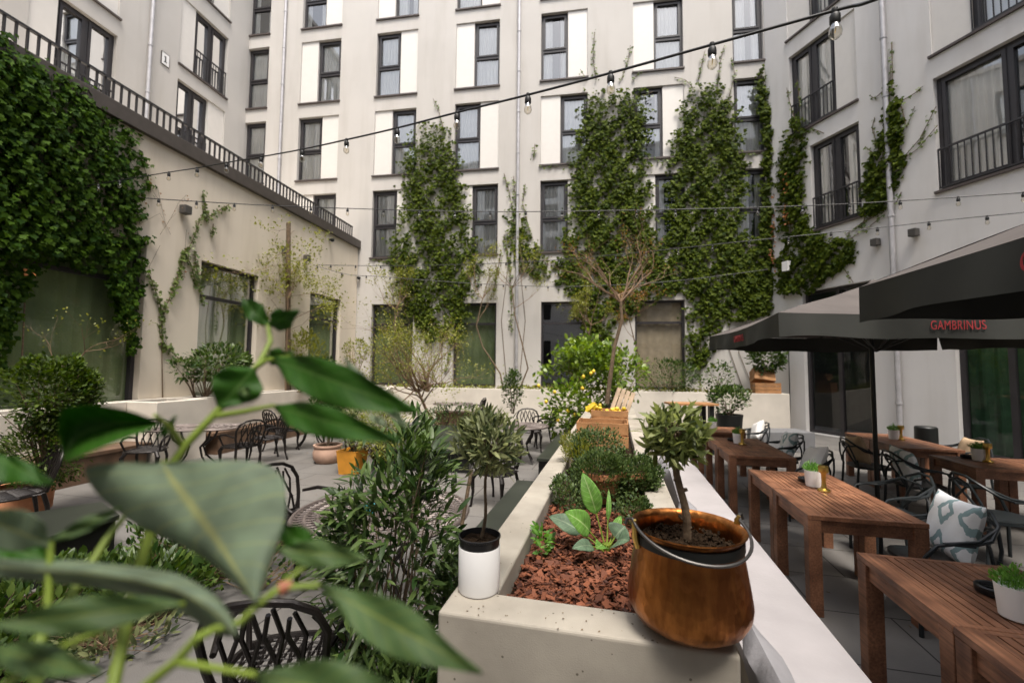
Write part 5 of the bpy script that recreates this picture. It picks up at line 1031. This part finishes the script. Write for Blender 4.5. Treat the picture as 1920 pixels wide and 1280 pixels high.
# left wall planting
def ls(px,py,d=.5): return LEFTW.at(px,py,d)
t=thing('climber_post','rough vertical wooden post carrying the climber on the cream wall','post',ls(541,740,.25)); mb=MB(); mb.tube([ls(541,735,.25),ls(540,600,.25),ls(541,418,.25)],[.075,.07,.06],9); mb.build('post',M['bark'],t,True,True)
tree('twining climber with reddish and yellow leaves spreading around the wooden post',[ls(535,735,.35),ls(538,640,.35),ls(540,560,.35)],.02,10,.75,3,'yg',.07,5,.6,.05,name='climber',sp=.1,cat='climber',bark='twig',extra=[(ls(540,470,.35),ls(500,485,.4)),(ls(541,450,.35),ls(590,440,.4)),(ls(541,500,.35),ls(480,495,.4)),(ls(541,520,.35),ls(600,500,.4)),(ls(541,430,.3),ls(510,430,.35)),(ls(541,620,.35),ls(590,600,.5))])
bush('leafy yellow green shrub at the foot of the climber post',tuple(ls(560,735,.45)),tuple(ls(572,670,.5)),(.55,.7,.8),1300,'yg',.09,OVAL,'evergreen_shrub',22,20,.32)
bush('glossy green shrub under the second window of the cream wing',tuple(ls(385,745,.5)),tuple(ls(415,680,.5)),(.45,.85,.42),1500,'shrub',.1,T_lance(.2,.1),'evergreen_shrub',22,20,.3)
bush('drooping dark leafed shoot left of the shrub under the second window',tuple(ls(365,745,.4)),tuple(ls(345,690,.45)),(.2,.3,.25),220,'shrub',.1,T_lance(.2,.1),'evergreen_shrub',8,8,.35)
bush('pale budding shrub beside the third window of the cream wing',tuple(ls(655,735,1.0)),tuple(ls(668,660,1.0)),(.4,.4,.45),500,'yg',.07,OVAL,'budding_shrub',24,14,.35,bark='twig')
bush('ivy and weeds at the base of the third window of the cream wing',tuple(ls(560,735,.8)),tuple(ls(610,700,.8)),(.4,.6,.5),700,'shrub',.09,OVAL,'evergreen_shrub',14,14,.3)
q=atv(90,780,5.3); bush('dense dark evergreen shrub at the left edge in front of the big window',(q.x,q.y,.5),(q.x,q.y,1.45),(.46,.44,.5),6500,'box',.05,OVAL,'evergreen_shrub',40,26,.27)
bush('darker small leafed lower shrub spilling over the left chair',(q.x,q.y,.3),(q.x+.1,q.y-.1,.8),(.42,.4,.4),3000,'box',.05,T_lance(.17,.1),'evergreen_shrub',22,18,.3)
tree('bare thin branches reaching in front of the big left window',[Vector((q.x-.5,q.y+.4,1.1)),Vector((q.x-.2,q.y+.4,1.7)),Vector((q.x,q.y+.4,2.0))],.012,4,.5,2,'yg',.032,1,.35,.1,name='bare_shrub',bark='twig',cat='shrub')
# round pots on the paving
q=atz(614,866,0); stuffpot('terracotta_pot','round weathered pink terracotta pot on the paving left of the orange pot','pot',(q.x,q.y,0),[(0,0),(.2,0),(.26,.08),(.27,.2),(.24,.29),(.265,.31),(.265,.34),(.23,.34),(.22,.3)],'pinkpot',soil=(.23,.31))
t=standard('small ball topiary with dark leaves growing in the round terracotta pot',(q.x,q.y,.31),None,(q.x+.02,q.y,1.22),.36,1500,'shrub',.075,OVAL,trr=.022)
q=atz(660,886,0); stuffpot('orange_pot','square orange glazed pot with a shrub on the paving','pot',(q.x,q.y,0),[(0,0),(.22,0),(.27,.38),(.28,.4),(.25,.4),(.23,.34)],'orangepot',soil=(.24,.35),sq=True)
bush('grey green shrub growing in the square orange pot',(q.x,q.y,.35),(q.x+.02,q.y,.8),(.38,.36,.42),900,'olive',.08,LANCE,'potted_shrub',18,16,.3)
bush('tangle of brown and green shrubs behind the round terracotta pot',tuple(atz(720,840,0)),tuple(atv(705,790,8.6)),(.75,.5,.42),1200,'yg',.08,LANCE,'evergreen_shrub',36,18,.35,bark='twig')
bush('green weeds at the foot of the twiggy shrub near the small metal table',tuple(atz(860,815,0)),tuple(atv(850,785,10.5)),(.8,.5,.35),900,'shrub',.08,LANCE,'evergreen_shrub',20,16,.35)
q=atz(-12,985,0); stuffpot('orange_pot','big round orange terracotta pot behind the chair legs at the left edge','pot',(q.x,q.y+.25,0),[(0,0),(.22,0),(.28,.1),(.29,.28),(.27,.36),(.29,.38),(.25,.38)],'terra',soil=(.26,.33))
# low plants in the bed
t=bush('clump of glossy green leaves in the middle of the planted bed',(-2.75,3.4,0),(-2.85,3.45,.16),(.6,.3,.2),900,'shrub',.085,T_lance(.2,.12),'ground_shrub',30,18,.35,.6,.8,.004,'plant')
bush('patch of glossy green leafy plants at the near left of the planted bed',(-3.0,2.5,0),(-3.15,2.55,.12),(.55,.4,.2),1000,'shrub',.075,T_lance(.2,.12),'ground_shrub',30,18,.35,.6,.8,.004,'plant')
bush('sparse shrub with curling brown twigs at the far end of the planted bed',(-2.1,3.7,0),(-2.1,3.7,.25),(.5,.35,.25),500,'shrub',.06,OVAL,'ground_shrub',50,16,.35,.6,.8,.005,'plant',bark='twig')
bush('dead brown stalks and long leaves near the front of the planted bed',(-2.65,2.95,0),(-2.6,2.95,.12),(.4,.3,.15),300,'olive',.08,LANCE,'ground_shrub',60,16,.4,.5,.8,.004,'plant',bark='twig')
bush('dense dark leafy mass filling the left half of the planted bed',(-3.3,3.0,0),(-3.35,3.0,.16),(.6,.8,.24),2600,'shrub',.07,T_lance(.2,.12),'ground_shrub',40,30,.3,.6,.8,.004,'plant')
bush('low green plants along the far part of the planted bed beside the steel edge',(-3.0,4.3,0),(-3.05,4.3,.2),(.55,.5,.28),1500,'shrub',.07,T_lance(.2,.12),'ground_shrub',40,22,.3,.6,.8,.004,'plant')
bush('yellow green shrub between the orange pot and the dark steel platform',tuple(atz(705,868,0)),tuple(atv(712,812,7.0)),(.35,.35,.5),900,'yg',.07,LANCE,'potted_shrub',26,16,.3)
n=900; Pb=[]
while len(Pb)<n:
    x=random.uniform(-4.2,-1.9); y=random.uniform(1.6,5)
    ins=False
    for i in range(len(bed)):
        (xa,ya),(xb,yb)=bed[i],bed[i-1]
        if (ya>y)!=(yb>y) and x<(xb-xa)*(y-ya)/(yb-ya)+xa: ins=not ins
    if ins: Pb.append((x,y,.012+random.random()*.02))
M['dead']=leafmat('dead_leaf',(.07,.04,.02),(.2,.13,.07),.8,.1,.1)
lit=leaves('leaf_litter',M['dead'],None,np.array(Pb),rv(n)*np.array([1,1,.2]),rv(n)*.3+np.array([0,0,1.]),.045*(.5+rng.random(n)),LANCE); tag(lit,'brown dead leaves and twigs scattered on the soil of the planted bed','leaf litter',kind='stuff')
n=260; Pf=np.stack([rng.uniform(-5.5,6.5,n),rng.uniform(1.2,11,n),.008+.01*rng.random(n)],1)
fl_=leaves('fallen_leaves',M['dead'],None,Pf,rv(n)*np.array([1,1,.15]),rv(n)*.25+np.array([0,0,1.]),.04*(.4+rng.random(n)),LANCE); tag(fl_,'small dry leaves scattered over the stone paving','fallen leaves',kind='stuff')
n=90; Pc=np.array([tuple(D(random.choice([random.uniform(a0,a0+.17),random.uniform(a1-.17,a1)]) if k%2 else random.uniform(a0,a1),B0+random.random()*(.16 if k%2==0 else 3.0),ZP+.003)) for k in range(n)])
cr_=leaves('soil_crumbs',M['dead'],None,Pc,rv(n)*np.array([1,1,.1]),rv(n)*.2+np.array([0,0,1.]),.008*(.4+rng.random(n)),OVAL); tag(cr_,'tiny crumbs of soil and bark lying on the rim of the long planter','soil crumbs',kind='stuff')
# ------------------------------------------------------------------ cast metal furniture on the left
def cast_chair():
    """ornate cast aluminium armchair, faces +Y"""
    t=thing('cast_metal_chair','','chair'); m=M['castiron']; s=MB(); r=.012
    rim=[Vector((.25*abs(math.cos(a))**.7*math.copysign(1,math.cos(a))*(1.06 if math.sin(a)>0 else .92),.23*abs(math.sin(a))**.7*math.copysign(1,math.sin(a)),.44)) for a in [2*math.pi*k/28 for k in range(28)]]
    s.tube(rim,.018,6,True)
    for k in range(-5,6):
        x=k*.043; y=.225*math.sqrt(max(.05,1-(x/.27)**4)); s.tube([(x-.03,-y,.44),(x,0,.436),(x+.03,y,.44)],.008,4); s.tube([(x+.03,-y,.441),(x,0,.437),(x-.03,y,.441)],.008,4)
        y2=k*.040; s.tube([(-.24,y2,.439),(.24,y2,.439)],.005,4)
    s.build('seat',m,t)
    for sx in (-1,1):
        l=MB(); l.tube([(sx*.2,.19,.43),(sx*.235,.225,.36),(sx*.225,.215,.2),(sx*.235,.24,.03),(sx*.245,.255,0)],[.03,.034,.021,.015,.02],8); l.build('front_leg',m,t,smooth=True)
        l=MB(); l.tube([(sx*.19,-.2,.43),(sx*.21,-.23,.3),(sx*.2,-.25,.15),(sx*.22,-.29,0)],[.022,.022,.016,.018],8); l.build('rear_leg',m,t,smooth=True)
        l=MB(); l.tube([(sx*.235,-.2,.62),(sx*.275,-.05,.655),(sx*.28,.1,.65),(sx*.27,.19,.6),(sx*.245,.17,.52),(sx*.225,.13,.44)],[.014,.018,.02,.018,.014,.014],8); l.build('armrest',m,t,smooth=True)
    b=MB()
    def bk_(x,z): return Vector((x,-.21-(z-.44)*.28-.35*(.25*.25-x*x)*.8,z))
    top=[bk_(x,z) for x,z in [(-.2,.45),(-.235,.6),(-.25,.74),(-.21,.84),(-.12,.89),(0,.905),(.12,.89),(.21,.84),(.25,.74),(.235,.6),(.2,.45)]]; b.tube(top,.017,8)
    for k in range(5):
        x=-.16+.08*k
        b.tube([bk_(x,.45),bk_(x*1.25+.04,.58),bk_(x*1.1+.08,.74),bk_(min(.2,x+.05),.87-.3*abs(x))],.0105,6); b.tube([bk_(-x,.45),bk_(-x*1.25-.04,.58),bk_(-x*1.1-.08,.74),bk_(max(-.2,-x-.05),.87-.3*abs(x))],.0105,6)
    b.tube([bk_(-.2,.46),bk_(0,.47),bk_(.2,.46)],.01,6)
    b.build('openwork_back',m,t,smooth=True); return t
cc_=cast_chair(); fc=True
def place_cast(p,rz,lab):
    global fc
    p=Vector((p[0],p[1],0))
    if fc: cc_.location=p; cc_.rotation_euler=(0,0,rz); cc_['label']=lab; cc_['group']='ornate cast metal chairs'; fc=False
    else: dup(cc_,p,rz,lab,'ornate cast metal chairs')
place_cast((-1.05,2.15),R(8),'cast metal chair nearest the camera, seen from behind under the big blurred leaves')
place_cast((-1.95,4.1),R(-110),'cast metal chair at the far left of the round perforated table')
place_cast((-5.35,4.75),R(150),'cast metal chair at the left edge in front of the orange pot')
place_cast((-6.0,7.25),R(200),'cast metal chair with its back to the wooden bench, left of the small table')
place_cast((-4.75,7.75),R(60),'cast metal chair turned sideways to the right of the table by the bench')
place_cast((-4.75,8.6),R(140),'cast metal chair on the far side of the table near the plaster pier')
place_cast((-5.0,9.6),R(-30),'cast metal chair left of the table in the far niche'); place_cast((-3.9,9.9),R(90),'cast metal chair right of the table in the far niche')
place_cast(atz(888,800,0)[:2],R(75),'cast metal chair right of the small rectangular table at the back'); place_cast(atz(992,845,0)[:2],R(185),'cast metal chair behind the round table near the lemon tree')
place_cast((.75,10.6),R(100),'cast metal chair in front of the rear planter left of the lemon tree'); place_cast((-.35,8.9),R(-60),'cast metal chair left of the round table near the lemon tree'); place_cast((-.2,6.0),R(150),'cast metal chair half hidden behind the olive tree crown')
def cast_table(lab,p,rx,ry,rz=0,h=.72,nm='cast_metal_table'):
    t=thing(nm,lab,'table',p,rz,'cast metal tables'); m=M['castiron']; mb=MB(); n=40; pw=.55 if abs(rx-ry)>.05 else 1
    def e(a,k,z): c,s=math.cos(a),math.sin(a); return Vector((rx*k*abs(c)**pw*math.copysign(1,c),ry*k*abs(s)**pw*math.copysign(1,s),z))
    rings=[1,.86,.72,.58,.44,.3,.16]
    for i,k in enumerate(rings): mb.tube([e(2*math.pi*q/n,k,h-.012) for q in range(n)],.013 if i else .018,6,True)
    for i in range(len(rings)-1):
        N_=int(70*rings[i])
        for q in range(N_):
            a=2*math.pi*(q+.5*(i%2))/N_; mb.tube([e(a,rings[i],h-.012),e(a+.06,(rings[i]+rings[i+1])/2,h-.008),e(a,rings[i+1],h-.012)],.0085,4)
    mb.lathe([(0,h-.02),(.16*rx,h-.02),(.16*rx,h),(0,h)],16,cap=False)
    mb.build('perforated_top',M['tabletop'],t)
    for k in range(4):
        a=math.pi/4+k*math.pi/2; c,s=math.cos(a),math.sin(a); l=MB(); l.tube([(c*rx*.6,s*ry*.6,h-.02),(c*rx*.5,s*ry*.5,h-.2),(c*rx*.22,s*ry*.22,h*.5),(c*rx*.3,s*ry*.3,.2),(c*rx*.55,s*ry*.55,.02)],[.018,.02,.02,.016,.02],8); l.build('leg',m,t,smooth=True)
    return t
M['tabletop']=mat('weathered_cast_metal',(.13,.105,.095),.45,.3,var=.25,scale=6,bump=.3)
cast_table('large round perforated cast metal table behind the oleander shrub',(-1.0,3.5,0),.66,.66)
cast_table('oval cast metal table before the wooden bench on the left',(-5.75,8.0,0),.75,.45,R(15)); cast_table('cast metal table in the far left niche under the plaster planter',(-4.5,9.9,0),.7,.42,R(12))
p=atz(850,756,.72); cast_table('small rectangular cast metal table in front of the rear bench',(p.x,p.y,0),.6,.4); p=atz(980,797,.72); cast_table('round cast metal table in the middle distance near the lemon tree',(p.x,p.y,0),.5,.5)
p=atz(692,962,.72); mb=MB(); mb.lathe([(0,0),(.035,0),(.04,.01),(.042,.07),(.039,.07),(.037,.012)],20,p,cap=False); tag(mb.build('tealight_glass',M['teal'],smooth=True),'small turquoise glass candle holder on the round perforated table','candle holder')
p=atz(1478,848,0); mb=MB(); mb.box(p.x-.55,p.x+.62,p.y,p.y+.7,0,.45); tag(bevel(mb.build('grey_block_seat',M['lightsteel']),.01),'plain grey block seat between the far armchairs and the glass door','seat')
p=D(5.35,9.3); stuffpot('black_bin','small black drum shaped bin behind the tan cushion by the right building','bin',(p.x,p.y,0),[(0,0),(.15,0),(.16,.04),(.16,.86),(.14,.88),(0,.88)],'black')
# ------------------------------------------------------------------ blurred foreground plant, rooted below the picture
fp=thing('foreground_shrub','large glossy leafed shrub very close to the camera, out of focus at lower left','shrub',(-.42,.30,0))
def fl(m,b,tp,wl,wr,nv=(0,-1,.25),curl=0,dv=0):
    """leaf: base (px,py,dist), tip (px,py,dist), half widths in px to either side of the midrib"""
    B=atv(*b); T=atv(*tp); n=12; V=[];Fc=[];C=[]; ax=(T-B); L=ax.length; ax.normalize(); view=(B+T)/2-Vector((0,0,H)); X=ax.cross(view).normalized(); N=X.cross(ax).normalized(); sc0=((b[2]+tp[2])/2)/F
    if N.dot(view)>0: N=-N
    ks=np.linspace(0,1,len(wl)); A=4
    for i in range(n+1):
        u=i/n; l=np.interp(u,ks,wl)*sc0; r_=np.interp(u,ks,wr)*sc0
        for j in range(-A,A+1):
            q=j/A; w_=(l if q<0 else r_)*q
            V.append(B+ax*(L*u)+X*w_+N*(.22*abs(w_)+curl*L*math.sin(math.pi*u)-.03*L*u*u+.004*math.sin(u*14+q*3)*abs(q))); C.append(abs(q))
    w2=2*A+1
    for i in range(n):
        for j in range(2*A): Fc.append((i*w2+j,i*w2+j+1,(i+1)*w2+j+1,(i+1)*w2+j))
    mb=MB(); mb.add(V,Fc); o=mb.build('leaf',M[m],fp,True,True); a=o.data.attributes.new('across','FLOAT','POINT'); a.data.foreach_set('value',C); a=o.data.attributes.new('along','FLOAT','POINT'); a.data.foreach_set('value',[(i//9)/(len(C)//9-1) for i in range(len(C))])
    s=o.modifiers.new('thickness','SOLIDIFY'); s.thickness=.0005; s2=o.modifiers.new('smooth','SUBSURF'); s2.levels=1; s2.render_levels=1
v=.42
fl('leafdark',(503,610,.5),(453,560,.5),[2,14,20,14,2],[2,14,20,12,1]); fl('leafdark',(503,612,.5),(558,583,.48),[2,16,22,16,2],[2,14,22,14,1])
fl('leafdark',(497,672,.48),(548,662,.46),[2,14,18,12,1],[2,12,16,10,1]); fl('leafdark',(475,690,.46),(412,765,.44),[3,34,45,34,4],[3,38,42,24,2])
fl('leafdark',(510,672,.47),(778,770,.40),[3,22,38,42,30,3],[3,20,30,34,22,2],curl=.1); fl('leafpale',(645,672,.425),(762,800,.40),[2,10,13,12,3],[2,8,10,8,2])  # second leaf here and below is a pale strip over the dark one
fl('leafdark',(512,762,.44),(745,825,.37),[3,22,30,30,18,2],[3,18,26,26,16,2],curl=.06); fl('leafpale',(690,778,.385),(733,800,.375),[2,6,7,5,1],[2,6,7,5,1])
def fl2(m,mid,lf,rt,v0,v1,fold=-.022):
    """leaf with an irregular outline: midrib, left edge and right edge stations from base to tip"""
    n=14; A=4; V=[];Fc=[];C=[]
    def at(pp,u,j):
        xs=[q[0] for q in pp]; ys=[q[1] for q in pp]; k=np.linspace(0,1,len(pp)); return float(np.interp(u,k,xs)),float(np.interp(u,k,ys))
    for i in range(n+1):
        u=i/n; v=v0+(v1-v0)*u; m_=at(mid,u,0)
        for j in range(-A,A+1):
            q=abs(j)/A; e=at(lf if j<0 else rt,u,0); x=m_[0]+(e[0]-m_[0])*q; y=m_[1]+(e[1]-m_[1])*q
            V.append(atv(x,y,v+fold*q*q*math.sin(math.pi*u)+.003*math.sin(u*11+q*4)*q)); C.append(q)
    w2=2*A+1
    for i in range(n):
        for j in range(2*A): Fc.append((i*w2+j,i*w2+j+1,(i+1)*w2+j+1,(i+1)*w2+j))
    mb=MB(); mb.add(V,Fc); o=mb.build('leaf',M[m],fp,True,True); a=o.data.attributes.new('across','FLOAT','POINT'); a.data.foreach_set('value',C); a=o.data.attributes.new('along','FLOAT','POINT'); a.data.foreach_set('value',[(i//9)/(len(C)//9-1) for i in range(len(C))])
    s=o.modifiers.new('thickness','SOLIDIFY'); s.thickness=.0005; s2=o.modifiers.new('smooth','SUBSURF'); s2.levels=1; s2.render_levels=1
fl2('leafdark',[(305,793),(250,793),(200,797),(155,812),(128,838),(121,868)],[(305,793),(250,770),(180,756),(112,762),(106,805),(121,868)],[(305,793),(275,808),(232,824),(185,842),(150,857),(121,868)],.40,.36)
fl2('leafpale',[(303,866),(482,1130)],[(303,866),(155,866),(158,898),(195,942),(260,988),(367,1032),(424,1076),(463,1118),(482,1130)],[(303,866),(400,862),(472,862),(515,873),(537,902),(540,962),(524,1012),(503,1072),(482,1130)],.37,.31,.02)
fl('leafpale',(95,1020,.34),(-60,960,.3),[3,24,34,26,3],[3,26,34,24,3]); fl('leafmid',(95,1015,.34),(228,950,.36),[2,10,14,10,1],[2,10,14,8,1])
fl2('leafpale',[(-40,1060),(50,1068),(150,1072),(260,1088),(340,1108),(400,1145),(432,1178),(446,1192)],[(-40,1040),(48,1050),(140,1048),(250,1060),(335,1072),(406,1112),(440,1158),(446,1192)],[(-40,1078),(40,1088),(140,1096),(260,1116),(330,1142),(388,1180),(424,1196),(446,1192)],.34,.30,.02); fl('leafmid',(340,1130,.31),(-30,1175,.27),[3,16,26,32,26,14,2],[3,16,26,32,26,14,2])
fl('leafmid',(600,1096,.33),(905,1262,.31),[3,20,38,44,34,18,2],[3,16,32,38,26,12,2]); fl('leafmid',(480,1265,.28),(800,1330,.26),[3,36,62,64,50,26,2],[3,24,40,44,36,20,2])
fl('leafdark',(605,1045,.36),(520,985,.36),[2,16,24,18,2],[2,16,24,16,2]); fl('leafmid',(690,1045,.36),(518,1030,.34),[2,10,20,24,14,2],[2,14,22,26,16,2])
fl('leafdark',(-20,850,.36),(95,905,.35),[6,34,30,18,2],[3,10,14,12,1]); fl('leafmid',(-20,1215,.3),(180,1260,.27),[3,20,26,18,2],[3,20,26,18,2]); fl('leafdark',(-60,1000,.42),(120,1060,.42),[4,20,24,14,2],[4,20,24,14,2])
fl('leafmid',(452,726,.45),(468,742,.45),[2,10,12,8,1],[2,8,10,6,1]); fl('leafdark',(300,820,.42),(330,780,.42),[2,6,8,6,1],[2,6,8,6,1])
def fstem(pts,r,m='stem'):
    mb=MB(); P=[atv(*p) if len(p)==3 else Vector(p) for p in pts]; mb.tube(P,r if isinstance(r,list) else [r*(1-.4*i/(len(P)-1)) for i in range(len(P))],10); mb.build('stem',M[m],fp,True,True)
R0=(-.42,.30,0)
def root(p): q=atv(*p); return q
mb=MB(); a=atv(200,1340,.33); mb.tube([Vector((-.42,.30,0)),Vector((-.36,.30,.7)),Vector((-.31,.32,1.3)),a],[.012,.011,.009,.006],8); mb.build('stem',M['stem'],fp,True,True)
fstem([(200,1340,.33),(262,1060,.40),(323,870,.42),(352,830,.43),(404,775,.44),(452,720,.46),(488,679,.47),(507,640,.49),(503,609,.5)],.0045)
fstem([(341,835,.43),(318,800,.41),(290,778,.39)],.003); fstem([(404,780,.44),(455,772,.44),(514,760,.43)],.0032); fstem([(480,688,.465),(500,675,.47),(545,668,.46)],.003)
fstem([(323,872,.42),(305,868,.38)],.004); fstem([(200,1340,.33),(255,1300,.3),(330,1240,.3),(370,1195,.3),(400,1180,.31),(448,1168,.31),(500,1120,.32),(530,1102,.325),(600,1096,.33)],.0034); fstem([(500,1120,.32),(560,1070,.34),(610,1042,.36)],.0022)
fstem([(330,1240,.3),(420,1255,.29),(482,1265,.28)],.0026); fstem([(60,1340,.3),(75,1200,.32),(150,1090,.36),(200,1010,.38),(240,960,.4)],.0038); fstem([(75,1200,.32),(90,1130,.33),(95,1015,.34)],.003)
fstem([(0,1290,.3),(110,1215,.3),(220,1170,.31),(345,1130,.31)],.0025); fstem([(525,1104,.325),(548,1096,.328)],.0052,'stemred')
fstem([(452,722,.459),(462,712,.462)],.0068,'bark')
